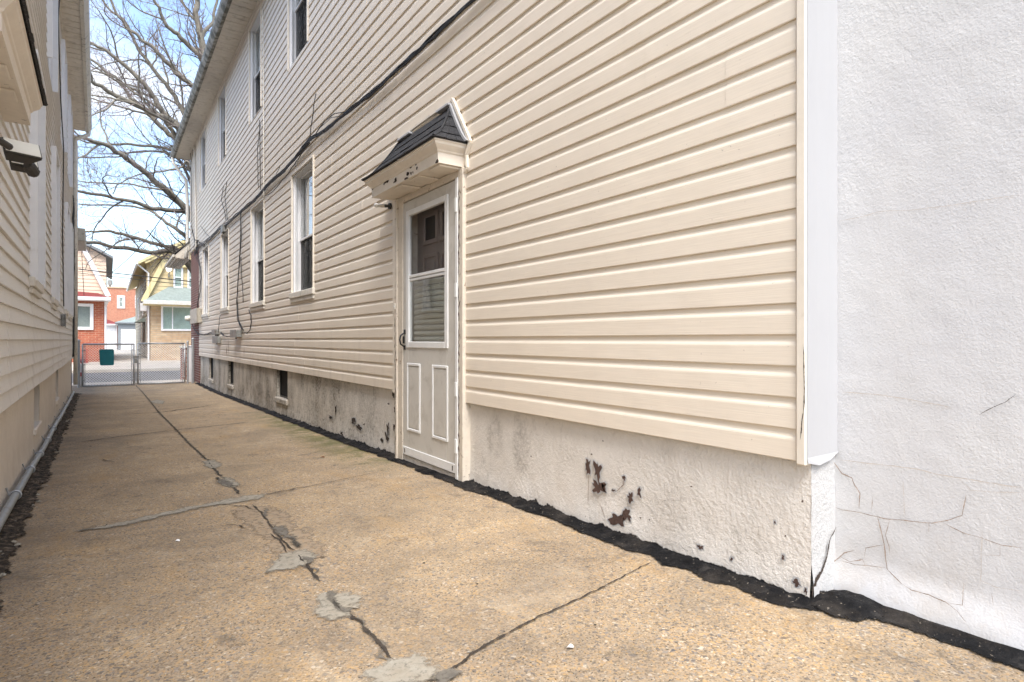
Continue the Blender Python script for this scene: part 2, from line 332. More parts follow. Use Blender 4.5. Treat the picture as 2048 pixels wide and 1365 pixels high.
class MB:
    def __init__(s): s.v = []; s.f = []; s.m = []; s.a = {}
    def add(s, vs, fs, mi=0, att=None):
        n = len(s.v)
        if att is not None:
            for i, a_ in enumerate(att): s.a[n + i] = a_
        s.v += [tuple(p) for p in vs]; s.f += [tuple(n + i for i in f) for f in fs]; s.m += [mi] * len(fs); return s
    def box(s, x0, x1, y0, y1, z0, z1, mi=0, bev=0):
        if x0 > x1: x0, x1 = x1, x0
        if y0 > y1: y0, y1 = y1, y0
        if z0 > z1: z0, z1 = z1, z0
        b = min(bev, (x1 - x0) * .45, (y1 - y0) * .45, (z1 - z0) * .45)
        if b <= 0:
            return s.add([(x, y, z) for x in (x0, x1) for y in (y0, y1) for z in (z0, z1)],
                [(0, 1, 3, 2), (4, 6, 7, 5), (0, 4, 5, 1), (2, 3, 7, 6), (0, 2, 6, 4), (1, 5, 7, 3)], mi)
        vs = []; idx = {}
        X = (x0, x1); Y = (y0, y1); Z = (z0, z1)
        for i in (0, 1):
            for j in (0, 1):
                for q in (0, 1):
                    sx, sy, sz = (b if i == 0 else -b), (b if j == 0 else -b), (b if q == 0 else -b)
                    idx[i, j, q, 0] = len(vs); vs.append((X[i], Y[j] + sy, Z[q] + sz))
                    idx[i, j, q, 1] = len(vs); vs.append((X[i] + sx, Y[j], Z[q] + sz))
                    idx[i, j, q, 2] = len(vs); vs.append((X[i] + sx, Y[j] + sy, Z[q]))
        fs = []
        for i in (0, 1):
            fs.append(tuple(idx[i, j, q, 0] for j, q in ((0, 0), (0, 1), (1, 1), (1, 0))))
            fs.append(tuple(idx[j, i, q, 1] for j, q in ((0, 0), (0, 1), (1, 1), (1, 0))))
            fs.append(tuple(idx[j, q, i, 2] for j, q in ((0, 0), (0, 1), (1, 1), (1, 0))))
            for j in (0, 1):
                fs.append((idx[i, j, 0, 0], idx[i, j, 1, 0], idx[i, j, 1, 1], idx[i, j, 0, 1]))
                fs.append((idx[i, 0, j, 0], idx[i, 1, j, 0], idx[i, 1, j, 2], idx[i, 0, j, 2]))
                fs.append((idx[0, i, j, 1], idx[1, i, j, 1], idx[1, i, j, 2], idx[0, i, j, 2]))
        for i in (0, 1):
            for j in (0, 1):
                for q in (0, 1): fs.append((idx[i, j, q, 0], idx[i, j, q, 1], idx[i, j, q, 2]))
        return s.add(vs, fs, mi)
    def tube(s, pts, r, n=6, mi=0, caps=True):
        pts = [Vector(p) for p in pts]; rs = r if isinstance(r, (list, tuple)) else [r] * len(pts)
        up = None; rings = []
        for i, p in enumerate(pts):
            d = (pts[min(i + 1, len(pts) - 1)] - pts[max(i - 1, 0)])
            if d.length < 1e-9: d = Vector((0, 0, 1))
            d.normalize()
            if up is None:
                up = Vector((0, 0, 1)) if abs(d.z) < .9 else Vector((1, 0, 0))
            a = (up - d * up.dot(d)).normalized(); b = d.cross(a); up = a
            rings.append([p + (a * cos(2 * pi * q / n) + b * sin(2 * pi * q / n)) * rs[i] for q in range(n)])
        vs = [q for R in rings for q in R]
        fs = [(i * n + q, i * n + (q + 1) % n, (i + 1) * n + (q + 1) % n, (i + 1) * n + q) for i in range(len(rings) - 1) for q in range(n)]
        if caps: fs += [tuple(range(n))[::-1], tuple((len(rings) - 1) * n + q for q in range(n))]
        return s.add(vs, fs, mi)
    def prism(s, poly, axis, a, b, mi=0):
        """polygon given in the two other axes, extruded from a to b along axis"""
        def P(u, v, w): return {'x': (w, u, v), 'y': (u, w, v), 'z': (u, v, w)}[axis]
        n = len(poly)
        return s.add([P(u, v, a) for u, v in poly] + [P(u, v, b) for u, v in poly],
            [tuple(range(n)), tuple(range(2 * n - 1, n - 1, -1))] + [(i, (i + 1) % n, n + (i + 1) % n, n + i) for i in range(n)], mi)
    def sheet(s, rows, mi=0, att=None):
        n = len(rows[0]); att = [a_ for r in att for a_ in r] if att else None; vs = [p for r in rows for p in r]
        return s.add(vs, [(i * n + j, i * n + j + 1, (i + 1) * n + j + 1, (i + 1) * n + j) for i in range(len(rows) - 1) for j in range(n - 1)], mi, att)
    def build(s, name, mats, parent=None, smooth=False):
        if not isinstance(mats, (list, tuple)): mats = [mats]
        me = bpy.data.meshes.new(name)
        if parent is None:
            xs, ys, zs = zip(*s.v); org = Vector(((min(xs) + max(xs)) / 2, (min(ys) + max(ys)) / 2, min(zs)))
        else:
            org = Vector((0, 0, 0)); p = parent
            while p: org += p.location; p = p.parent
        me.from_pydata([(a - org.x, b - org.y, c - org.z) for a, b, c in s.v], [], s.f)
        for m_ in mats: me.materials.append(M[m_] if isinstance(m_, str) else m_)
        me.polygons.foreach_set('material_index', s.m)
        if smooth: me.polygons.foreach_set('use_smooth', [True] * len(me.polygons))
        if 1:
            at = me.attributes.new('edge', 'FLOAT', 'POINT'); at.data.foreach_set('value', [s.a.get(i, 1.0) for i in range(len(s.v))])
        me.update()
        import bmesh
        bm = bmesh.new(); bm.from_mesh(me); bmesh.ops.recalc_face_normals(bm, faces=bm.faces); bm.to_mesh(me); bm.free()
        o = bpy.data.objects.new(name, me); COL.objects.link(o)
        if parent is None: o.location = org
        else: o.parent = parent
        return o
def thing(name, loc, label, cat, group=None):
    o = bpy.data.objects.new(name, None); o.empty_display_size = .2; COL.objects.link(o); o.location = loc
    return tag(o, label, cat, group)
def tag(o, label=None, cat=None, group=None):
    if label: o['label'] = label
    if cat: o['category'] = cat
    if group: o['group'] = group
    return o
def struct(o, kind='structure'): o['kind'] = kind; return o
LEFT = []            # things that follow the slightly turned left house

# ------------------------------------------------------------------ ground, walkway, street
def rib(mb, pts, wd, mi, n=(0, 0, 1), jit=.3, seg=.03, lift=.003, taper=True, seed=0):
    """irregular thin strip following pts, lying on a surface with normal n"""
    n = Vector(n); P = [Vector(p) for p in pts]; out_ = []
    for a, b in zip(P, P[1:]):
        k_ = max(1, int((b - a).length / seg))
        out_ += [a.lerp(b, i / k_) for i in range(k_)]
    out_.append(P[-1]); rows = []; N_ = len(out_)
    for i, p in enumerate(out_):
        d = (out_[min(i + 1, N_ - 1)] - out_[max(i - 1, 0)]).normalized(); s_ = n.cross(d).normalized()
        wv = wd if not isinstance(wd, (list, tuple)) else interp(list(zip([q / (len(wd) - 1) for q in range(len(wd))], wd)), i / max(1, N_ - 1))
        t = min(1, i / 3 + .15, (N_ - 1 - i) / 3 + .15) if taper else 1
        w1 = wv * t * (1 + jit * 2 * ns(i * .37, seed, 1)); w2 = wv * t * (1 + jit * 2 * ns(i * .41, seed, 7))
        c = p + s_ * wv * jit * 1.6 * ns(i * .23, seed, 3) + n * lift
        rows.append([c - s_ * max(w1, wv * .15) * .9, c, c + s_ * max(w2, wv * .15) * .9])
    mb.sheet(rows, mi, [[0, 1, 0] for _ in rows])
def blob_poly(c, rx, ry, seed, k=26, rough=.35):
    P = []
    for i in range(k):
        a = 2 * pi * i / k; r = 1 + rough * (1.6 * ns(cos(a) * 1.3 + seed, sin(a) * 1.3, seed * 3.1) + .8 * ns(cos(a) * 4 + seed, sin(a) * 4, seed))
        P.append((c[0] + cos(a) * rx * r, c[1] + sin(a) * ry * r))
    return P
def rough_poly(P, amt, seg, seed):
    out_ = []; seg = .012
    for i, a in enumerate(P):
        b = P[(i + 1) % len(P)]; d = sqrt((b[0] - a[0]) ** 2 + (b[1] - a[1]) ** 2); k_ = max(1, int(d / seg))
        for j in range(k_):
            t = j / k_; q = (lerp(a[0], b[0], t), lerp(a[1], b[1], t))
            out_.append((q[0] + amt * ns(q[0] * 14, q[1] * 14, seed) + .013 * ns(q[0] * 60, q[1] * 60, seed), q[1] + amt * ns(q[0] * 14 + 9, q[1] * 14, seed) + .013 * ns(q[0] * 60 + 9, q[1] * 60, seed)))
    return out_
def tri_fill(mb, pts3, mi):
    from mathutils.geometry import tessellate_polygon
    tr_ = tessellate_polygon([[Vector(p) for p in pts3]])
    mb.add(pts3, [tuple(t) for t in tr_], mi)
def ground_patch(mb, pxs, mi, amt=.02, seg=.03, seed=1, lift=.003):
    amt = amt * 2.2
    P = [onG(*p) for p in pxs]; Q = rough_poly([(p.x, p.y) for p in P], amt, seg, seed)
    n_ = len(Q); area = sum(Q[i][0] * Q[(i + 1) % n_][1] - Q[(i + 1) % n_][0] * Q[i][1] for i in range(n_)); sg = 1 if area > 0 else -1
    def offs(d):
        o = []
        for i in range(n_):
            a, b = Q[(i - 3) % n_], Q[(i + 3) % n_]; dx, dy = b[0] - a[0], b[1] - a[1]; l_ = sqrt(dx * dx + dy * dy) + 1e-9
            o.append((Q[i][0] + dy / l_ * d * sg, Q[i][1] - dx / l_ * d * sg))
        return o
    wd_ = min(.022, .16 * sqrt(abs(area) / 2)); inn = offs(-wd_); ou = offs(wd_ * 1.3)
    P3 = lambda L_: [(a, b, g(b) + lift) for a, b in L_]
    tri_fill(mb, P3(inn), mi)
    mb.add(P3(inn) + P3(ou), [(i, (i + 1) % n_, n_ + (i + 1) % n_, n_ + i) for i in range(n_)], mi, [1] * n_ + [0] * n_)

mb = MB()
for r0, z in ((0, 0),): pass
prof = [(-200, -1.5), (19.3, -1.5), (20.0, -1.42), (29.0, -1.42), (29.6, -1.22), (60, -1.12), (900, -1.12)]
mb.sheet([[(xx, yy, zz) for xx in (-600, -100, -20, 20, 100, 600)] for yy, zz in prof])
struct(mb.build('ground', 'soil'))

mb = MB(); rows = []
yy = -6.0; ys = []
while yy < 19.6: ys.append(yy); yy += .25
xs = [-.9 + .1 * i for i in range(33)]
mb.sheet([[(xx, y_, g(y_) + .004 * ns(xx * 1.3, y_ * .8)) for xx in xs] for y_ in ys], 0)
# joints of the slabs
def gl_(pts): return [(p.x, p.y, g(p.y) + .002) for p in (onG(*q) for q in pts)]
J = [(790, 1325), (745, 1275), (700, 1228)], [(640, 1165), (612, 1130), (598, 1112)], [(480, 990), (466, 975)], [(442, 955), (418, 925), (380, 890), (347, 855), (318, 826), (300, 803), (285, 785), (272, 772)]
for q, j in enumerate(J):
    rib(mb, gl_(j), [.009, .012, .008, .011], 1, lift=.004, seed=q, jit=.9, seg=.015)
    rib(mb, gl_(j), .026, 4, lift=.0025, seed=q + 60, jit=.9, seg=.02)
rib(mb, gl_([(1303, 1126), (1180, 1190), (1060, 1245), (960, 1300), (900, 1345), (850, 1370)]), [.004, .006, .007, .009], 1, lift=.004, seed=11, jit=.9, seg=.012)
rib(mb, gl_([(760, 945), (700, 957), (640, 970), (560, 985), (520, 992)]), [.003, .006, .009, .012], 1, lift=.004, seed=12, jit=.9, seg=.02)
rib(mb, gl_([(500, 845), (430, 853), (347, 862), (250, 873), (150, 887)]), .02, 1, lift=.004, seed=13, jit=.7)
rib(mb, gl_([(420, 812), (318, 826), (240, 830)]), .03, 1, lift=.004, seed=14, jit=.8)
# small cracks
for q, j in enumerate([[(443, 1055), (460, 1052), (480, 1054), (494, 1060)], [(455, 1013), (490, 1015), (505, 1022)], [(505, 1012), (520, 1025), (530, 1038), (560, 1080), (590, 1105)],
        [(540, 1070), (560, 1085), (575, 1108)], [(200, 920), (230, 926)], [(60, 1290), (100, 1275)], [(590, 915), (640, 905)]]):
    rib(mb, gl_(j), .008, 1, lift=.006, seed=20 + q, jit=.8, seg=.02)
# cement repairs along the centre joint
ground_patch(mb, [(470, 1020), (500, 1012), (560, 1015), (580, 1040), (620, 1070), (650, 1105), (640, 1118), (560, 1118), (530, 1085), (505, 1060), (480, 1040)], 3, .02, .04, 2, .003)
ground_patch(mb, [(150, 1065), (240, 1047), (330, 1026), (400, 1011), (450, 1001), (500, 992), (537, 990), (520, 1001), (470, 1007), (420, 1014), (330, 1034), (240, 1056)], 2, .012, .03, 3, .006)
ground_patch(mb, [(404, 924), (428, 921), (446, 930), (434, 938), (412, 937)], 2, .01, .03, 4, .006)
ground_patch(mb, [(446, 955), (470, 960), (484, 972), (468, 978), (440, 972)], 2, .01, .03, 5, .006)
ground_patch(mb, [(532, 960 + 180), (560, 1112), (600, 1104), (632, 1110), (630, 1122), (600, 1140), (540, 1147)], 2, .02, .03, 6, .006)
ground_patch(mb, [(625, 1205), (655, 1184), (700, 1190), (733, 1196), (722, 1215), (700, 1220), (690, 1240), (665, 1245), (632, 1226)], 2, .02, .03, 7, .006)
ground_patch(mb, [(735, 1352), (770, 1325), (820, 1312), (860, 1325), (880, 1345), (860, 1372), (740, 1380)], 2, .02, .03, 8, .006)
ground_patch(mb, [(326, 826 - 20 + 3), (330, 803), (314, 800), (300, 804), (308, 808)], 2, .01, .03, 9, .006)
ground_patch(mb, [(455, 975), (432, 968), (436, 957), (450, 960), (475, 975)], 4, .012, .03, 10, .008)
ground_patch(mb, [(655, 1186), (672, 1186), (680, 1200), (676, 1214), (700, 1222), (708, 1232), (696, 1233), (668, 1222), (662, 1205)], 4, .012, .02, 11, .009)
ground_patch(mb, [(612, 1116), (624, 1118), (620, 1132), (610, 1134)], 4, .012, .02, 12, .009)
ground_patch(mb, [(545, 1053), (572, 1054), (588, 1075), (606, 1095), (600, 1100), (575, 1082), (548, 1068)], 4, .012, .02, 13, .009)
ground_patch(mb, [(860, 1352), (905, 1340), (925, 1352), (895, 1372), (870, 1375)], 4, .012, .02, 14, .009)
ground_patch(mb, [(528, 1020), (538, 1022), (536, 1034), (528, 1036)], 4, .008, .02, 15, .009)
# stray grit and pale crumbs
for i in range(240):
    xx = random.uniform(-.4, 2.0); y_ = random.uniform(1.2, 14) ** 1.0
    r = random.uniform(.002, .006); zz = g(y_) + .004
    k3 = random.choice((2, 2, 4, 1))
    P = blob_poly((xx, y_), r * random.uniform(.7, 1.8), r, i * .7, 6, .3)
    mb.add([(a, b, zz) for a, b in P] + [(xx, y_, zz + r * .8)], [(q, (q + 1) % 6, 6) for q in range(6)], k3)
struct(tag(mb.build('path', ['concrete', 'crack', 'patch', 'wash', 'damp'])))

def tar(name, path, wout, hup, mats, seed=0, lump=.006, cols=7):
    """path: list of ground points along the wall foot; wall is to the right of travel (+normal = out)"""
    P = []
    for a, b in zip(path, path[1:]):
        a = Vector(a); b = Vector(b); k_ = max(1, int((b - a).length / .04)); P += [a.lerp(b, i / k_) for i in range(k_)]
    P.append(Vector(path[-1])); rows = []; N_ = len(P)
    for i, p in enumerate(P):
        d = Vector((0, 0)); lo = max(0, i - 2); hi = min(N_ - 1, i + 2)
        d = (P[hi] - P[lo]).normalized(); o = Vector((-d.y, d.x, 0))
        s_ = i * .04; wo = wout * (1 + .35 * ns(s_ * 2.1, seed) + .35 * ns(s_ * 9, seed, 2)); hu = hup * (1 + .8 * ns(s_ * 3, seed, 4) + 1.3 * ns(s_ * 14, seed, 5))
        gz = g(p.y); row = [p + Vector((0, 0, gz + max(.006, hu))) + o * .004 - Vector((0, 0, 0)), p + o * .012 + Vector((0, 0, gz + max(.006, hu) * .6))]
        for c in range(cols):
            t = (c + 1) / cols
            row.append(p + o * (.012 + (wo - .012) * t) + Vector((0, 0, gz + .006 + .022 * (1 - t) ** 2 + (lump * ns(s_ * 12, t * 5, seed) if c < cols - 1 else -.001))))
        rows.append(row)
    m_ = MB(); m_.sheet(rows, 0, [[0, .75] + [1] * (cols - 3) + [.85, .5, 0] for _ in rows]); return struct(m_.build(name, mats, smooth=True))
m_ = MB(); rows = []
for i in range(13):
    rr2 = i / 12; rows.append([(2.17 + cos(t) * .17 * rr2 * (1 + .25 * ns(cos(t) * 2, sin(t) * 2, 3)), 1.03 + sin(t) * .13 * rr2 * (1 + .25 * ns(cos(t) * 3, sin(t) * 3, 5)), g(1.05) + .004 + .03 * (1 - rr2 ** 2) + .006 * ns(cos(t) * 4 * rr2, sin(t) * 4 * rr2, 8) - .008 * (i == 12)) for t in [2 * pi * q / 28 for q in range(29)]])
m_.sheet(rows, 0, [[1 if i < 10 else (12 - i) / 3] * 29 for i in range(13)]); struct(m_.build('tar_mound', 'tar', smooth=True))
tar('tar_strip', [(2.245, -2.5, 0), (2.245, 1.05, 0), (2.14, 1.10, 0), (2.078, 1.2, 0), (2.078, 8, 0), (2.078, 18.4, 0)], .135, .032, 'tar', 3)
# stuff in the corner of the stucco
def cob(n, x0, x1, y0, y1, seed):
    m_ = MB(); rr = random.Random(seed)
    for i in range(n):
        t = rr.random(); y_ = y0 + (y1 - y0) * t; xx = rr.uniform(x0, x1) - .0145 * (y_ - 4.36); r = rr.uniform(.006, .018)
        c = Vector((xx, y_, g(y_) + r * .3)); vs = []
        for q in range(5):
            a = q * 1.257 + rr.random() * .5; vs.append(c + Vector((cos(a) * r, sin(a) * r, rr.uniform(-.2, .3) * r)))
        vs.append(c + Vector((0, 0, r * .7))); m_.add(vs, [(q, (q + 1) % 5, 5) for q in range(5)], 0 if rr.random() < .75 else 1)
    return m_
m_ = MB(); rows = []
yy = 1.2
while yy < 16.3:
    wx = -.49 - .0145 * (yy - 4.36); wo = .125 * (1 + .4 * ns(yy * 1.7, 5) + .5 * ns(yy * 7, 8))
    rows.append([(wx - .02 + (wo + .02) * t, yy, g(yy) + (.007 + .018 * (1 - t) + (.014 * ns(yy * 14, t * 8, 3) + .012 * ns(yy * 40, t * 20, 9)) * (t < 1)) - .001 * (t == 1)) for t in [c / 8 for c in range(9)]])
    yy += .03
m_.sheet(rows, 0, [[1, 1, 1, 1, 1, .9, .7, .35, 0] for _ in rows]); struct(m_.build('asphalt_edge', 'rubble'))
struct(tag(cob(520, -.47, -.35, 2.4, 15.5, 5).build('gravel', ['rubble', 'patch'])), 'stuff')

# street
m_ = MB(); m_.box(-40, 40, 19.6, 20.6, -1.45, -1.222, 0, .01); struct(m_.build('near_pavement', 'pavement'))
m_ = MB(); m_.sheet([[(xx, y_, -1.31) for xx in range(-60, 61, 6)] for y_ in (20.6, 24, 28.6)]); struct(m_.build('road', 'asphalt'))
m_ = MB()
for x0, x1 in ((-40, -6), (-6, 30)):
    m_.box(x0, x1 - .02, 28.6, 28.75, -1.45, -1.19, 0, .01)
m_.sheet([[(xx, y_, z_) for xx in (-40, -10, -2, 0, 2, 10, 40)] for y_, z_ in ((28.75, -1.2), (31, -1.08), (33.2, -1.0))])
struct(m_.build('far_pavement', 'pavement'))
m_ = MB(); m_.sheet([[(xx, y_, -.995) for xx in (-.3, .8, 1.9)] for y_ in (33.2, 45, 60)] + [[(xx, 72, -.995) for xx in (-3, .8, 6)]]); struct(m_.build('driveway', 'pavement'))

# ------------------------------------------------------------------ siding walls
def lap_profile(kind, e):
    """(height within course, outward offset)"""
    if kind == 'dutch': return [(0, .0100), (.003, .0115), (e * .64, .0112), (e * .70, .0096), (e * .77, .0042), (e * .84, .0014), (e * .999, 0.0)]
    return [(0, .0145), (.003, .0155), (e * .999, 0.001)]
def siding(X, out_, ya, yb, zb, zt, e, holes, kind, mi=0, panel=3.66, wob=None, seed=1):
    """out_=-1 if outward is -x. holes: (y0,y1,z0,z1)"""
    m_ = MB(); pr = lap_profile(kind, e); rr = random.Random(seed)
    ncr = int((zt - zb) / e) + 1
    for pn in range((ncr + 1) // 2):
        off = rr.uniform(0, panel); seams = []
        s_ = ya - off
        while s_ < yb: seams.append(s_); s_ += panel
        cuts = sorted({ya, yb} | {h for H in holes for h in H[:2] if ya < h < yb} | {q for q in seams if ya < q < yb})
        fine = []
        for a, b in zip(cuts, cuts[1:]):
            k_ = max(1, int((b - a) / .5)) if wob else 1
            fine += [(a, b, [a + (b - a) * i / k_ for i in range(k_ + 1)])]
        for a, b, sub in fine:
            mid = (a + b) / 2; lvl = sum(1 for q in seams if q <= mid) % 2 * .0016
            for c in (2 * pn, 2 * pn + 1):
                z0 = zb + c * e
                if z0 >= zt: continue
                zs_ = [z0 + p[0] for p in pr]; os_ = [p[1] for p in pr]
                z1 = min(z0 + e, zt)
                def prof(z):
                    return interp(list(zip(zs_, os_)), z)
                free = [(z0, z1 - 1e-6)]
                for H in holes:
                    if H[0] < mid < H[1]:
                        nf = []
                        for u, v in free:
                            if H[3] <= u or H[2] >= v: nf.append((u, v)); continue
                            if H[2] > u: nf.append((u, H[2]))
                            if H[3] < v: nf.append((H[3], v))
                        free = nf
                for u, v in free:
                    zl = sorted({u, v} | {q for q in zs_ if u < q < v})
                    full = abs(u - z0) < 1e-9
                    rows = []
                    for q in sub:
                        wv = wob(q, z0) if wob else 0
                        r = []
                        if full: r.append((X + out_ * (-.002 + wv), q, u + .0006))
                        r += [(X + out_ * (prof(z) + lvl + wv), q, z) for z in zl]
                        rows.append(r)
                    m_.sheet(rows, mi)
                    # end returns so that seams read as a real step
                    m_.add([(X + out_ * (-.004), sub[0], u)] + [rows[0][i] for i in range(len(rows[0]))] + [(X + out_ * (-.004), sub[0], v)], [tuple(range(len(rows[0]) + 2))], mi)
                    m_.add([(X + out_ * (-.004), sub[-1], u)] + [rows[-1][i] for i in range(len(rows[-1]))] + [(X + out_ * (-.004), sub[-1], v)], [tuple(range(len(rows[-1]) + 2))], mi)
    return m_
def gridwall(X, out_, ya, yb, zf, zt, holes, step=.04, amp=.003, flare=0, mi=0, sc=9, axis='x'):
    m_ = MB()
    ysr = {ya, yb} | {h for H in holes for h in H[:2] if ya < h < yb}; q = ya
    while q < yb: ysr.add(round(q, 4)); q += step
    ysr = sorted(ysr)
    zr = {0., 1.} | {i / 18 for i in range(19)}
    hz = sorted({h for H in holes for h in H[2:4]})
    def zlist(y):
        z0 = zf(y); L_ = [z0 + (zt - z0) * i / 18 for i in range(19)]
        return L_
    for a, b in zip(ysr, ysr[1:]):
        if b - a < 1e-5: continue
        mid = (a + b) / 2; fr_ = [(None, zt)]; segs = [(min(zf(a), zf(b)) - .02, zt)]
        for H in holes:
            if H[0] < mid < H[1]:
                nf = []
                for u, v in segs:
                    if H[3] <= u or H[2] >= v: nf.append((u, v)); continue
                    if H[2] > u: nf.append((u, H[2]))
                    if H[3] < v: nf.append((H[3], v))
                segs = nf
        for u, v in segs:
            k_ = max(1, int((v - u) / step)); L_ = [u + (v - u) * i / k_ for i in range(k_ + 1)]
            L_ = [u] + [q for q in [floor(u / step) * step + i * step for i in range(1, k_ + 2)] if u + 1e-4 < q < v - 1e-4] + [v]
            def P(y, z):
                o = amp * (ns(y * sc, z * sc, 1) + .6 * ns(y * sc * 2.7, z * sc * 2.7, 5)) + flare * (1 - sm(0, .16, z - zf(y)))
                return (X + out_ * o, y, z) if axis == 'x' else (y, X + out_ * o, z)
            m_.sheet([[P(y, z) for z in L_] for y in (a, b)], mi)
    return m_
def merge(m_):
    """weld duplicate vertices so smooth shading works"""
    d = {}; nv = []; mp_ = []
    for p in m_.v:
        k_ = (round(p[0], 5), round(p[1], 5), round(p[2], 5))
        if k_ not in d: d[k_] = len(nv); nv.append(p)
        mp_.append(d[k_])
    nf = []; nm = []
    for f, mi in zip(m_.f, m_.m):
        q = []
        for i in f:
            if mp_[i] not in q: q.append(mp_[i])
        if len(q) > 2: nf.append(tuple(q)); nm.append(mi)
    m_.v, m_.f, m_.m = nv, nf, nm; return m_
def chips(m_, X, L_, mi, lift=-.004):
    for i, c in enumerate(L_):
        px, py, rx, ry = c; p = onX(px, py, X); q = onX(px + rx, py, X); r = onX(px, py - ry, X)
        P = blob_poly((p.y, p.z), abs(q.y - p.y), abs(r.z - p.z), i * 1.37 + px, 22, .75)
        if mi < 3 and rx > 2:
            d_ = .004; P2 = [(a + (a - p.y) * .10 + d_ * (1 if a > p.y else -1), b + (b - p.z) * .10 + d_ * (1 if b > p.z else -1)) for a, b in P]; tri_fill(m_, [(X + lift + .0015, a, b) for a, b in P2], 3)
        tri_fill(m_, [(X + lift, a, b) for a, b in P], mi)

# ================================================================== RIGHT HOUSE
W = 2.045; OUT = -1; E = .1143; ZB = -.438; ZT = 5.62
house = thing('siding_house', (3.5, 10, -1.25), 'two-storey cream vinyl-sided house with stained stucco foundation, right of the alley', 'house')
LOW = [(7.19, 8.24, .60, 2.24), (9.93, 11.0, .60, 2.28), (13.3, 14.33, .66, 2.33), (16.25, 17.4, .64, 2.38)]
UPP = [(7.44, 8.45, 3.72, 5.42), (10.16, 11.17, 3.80, 5.48), (13.67, 14.7, 3.92, 5.5), (16.75, 17.9, 4.0, 5.5)]
DOOR = (3.535, 4.76, -2, 1.215)
holes = LOW + UPP + [DOOR]
FARY = 20.4
m_ = siding(W + .010, OUT, 1.152, 18.2, ZB, ZT, E, holes, 'dutch', seed=4)
m2 = siding(W + .010, OUT, 18.2, FARY, ZB + 27 * E, ZT, E, [], 'dutch', seed=9)
m_.add(m2.v, m2.f)
# rust run below the junction box, folded into the siding surface
for q, (px, y0, y1, wd) in enumerate(((457, 676, 711, .03), (453, 690, 712, .05), (488, 690, 716, .02))):
    a = onX(px, y0, W - .006); b = onX(px, y1, W - .006)
    rib(m_, [a, (a + b) / 2, b], wd, 1, n=(-1, 0, 0), jit=.8, seed=q, lift=.0006)
m_.build('siding', ['siding', 'rust'], house)
m_ = MB(); m_.box(2.3, 9.5, 1.25, 20.3, -1.25, 5.6); m_.build('wall_core', 'dark', house)
# corner post + flashing
m_ = MB(); m_.box(W - .012, W + .03, 1.118, 1.157, ZB - .012, ZT, 0, .006)
# split running up the post
P = [onX(a, b, W - .0125) for a, b in ((1606, 690), (1608, 720), (1611, 780), (1607, 830), (1602, 862), (1600, 880))]
P = [Vector((p.x, min(1.152, max(1.122, p.y)), p.z)) for p in P]
rib(m_, P, .0028, 1, n=(-1, 0, 0), jit=.8, seg=.012, lift=.001)
m_.build('corner_post', ['trim', 'crack'], house)
m_ = MB(); rows = []
for i in range(40):
    z = 6.2 - (6.2 + .42) * i / 39
    rows.append([(W - .006, 1.1165, z), (W + .06, 1.118 + .002 * ns(z, 1), z), (W + .14, 1.116 + .003 * ns(z * 1.3, 4), z), (W + .196, 1.112, z), (W + .208, 1.118, z)])
rows.append([(W - .006, 1.114, -.438), (W + .06, 1.108, -.452), (W + .14, 1.109, -.442), (W + .196, 1.110, -.42), (W + .208, 1.116, -.416)])
m_.sheet(rows); m_.build('corner_flashing', 'flash', house, smooth=False)
# foundation
BAS = [(8.62, 9.27, -.86, -.3), (12.99, 13.6, -.94, -.3), (15.8, 16.5, -.98, -.3)]
FX = 2.082
m_ = merge(gridwall(FX, OUT, 1.125, 18.2, g, ZB + .05, BAS + [(3.55, 4.745, -2, 2)], .045, .0035, .012))
m3 = merge(gridwall(1.125, -1, FX, 2.25, lambda v: g(1.1), 0.0 + ZB + .05, [], .03, .003, .012, axis='y')); m_.add(m3.v, m3.f, 3)
C1 = [(712, 390, 14, 35), (762, 410, 16, 45), (765, 500, 28, 30), (793, 500, 10, 20), (895, 453, 10, 8), (930, 553, 14, 22), (972, 523, 10, 18), (860, 668, 42, 34), (915, 640, 20, 34), (697, 662, 16, 14), (1285, 803, 12, 10), (1710, 858, 7, 12), (1668, 677, 6, 5), (1722, 748, 5, 5), (1780, 990, 22, 16), (1826, 1028, 8, 16), (1240, 495, 4, 4), (840, 515, 10, 5), (420, 340, 4, 4), (788, 262, 3, 3), (728, 330, 4, 4), (980, 655, 4, 4), (1025, 665, 4, 4), (1445, 870, 6, 8), (1810, 572, 5, 5)]
chips(m_, FX - .005, [(900 + a / 2.56, 780 + b / 2.56, c / 2.56, d / 2.56) for a, b, c, d in C1], 1, -.006)
C2 = [(1330, 640, 8, 40), (1285, 710, 12, 14), (1490, 735, 16, 24), (1535, 790, 28, 20), (1385, 850, 12, 14), (1855, 500, 10, 20), (1870, 640, 8, 30), (1805, 800, 10, 34), (1800, 890, 16, 44), (1860, 790, 6, 25), (1750, 915, 12, 14), (1590, 770, 6, 8), (1812, 585, 7, 8)]
chips(m_, FX - .005, [(380 + a / 4.551, 680 + b / 4.551, c / 4.551, d / 4.551) for a, b, c, d in C2], 2, -.006)
for q, L_ in enumerate([[(1175, 905), (1178, 960), (1176, 1010)], [(1197, 1000), (1207, 1025), (1212, 1040)], [(1248, 940), (1247, 970), (1236, 982), (1224, 980)], [(672, 810), (674, 822)], [(716, 822), (712, 836)], [(770, 835), (768, 870)]]):
    rib(m_, [onX(a, b, FX - .006) for a, b in L_], .003, 4, n=(-1, 0, 0), jit=.8, seed=q, seg=.015, lift=.002)
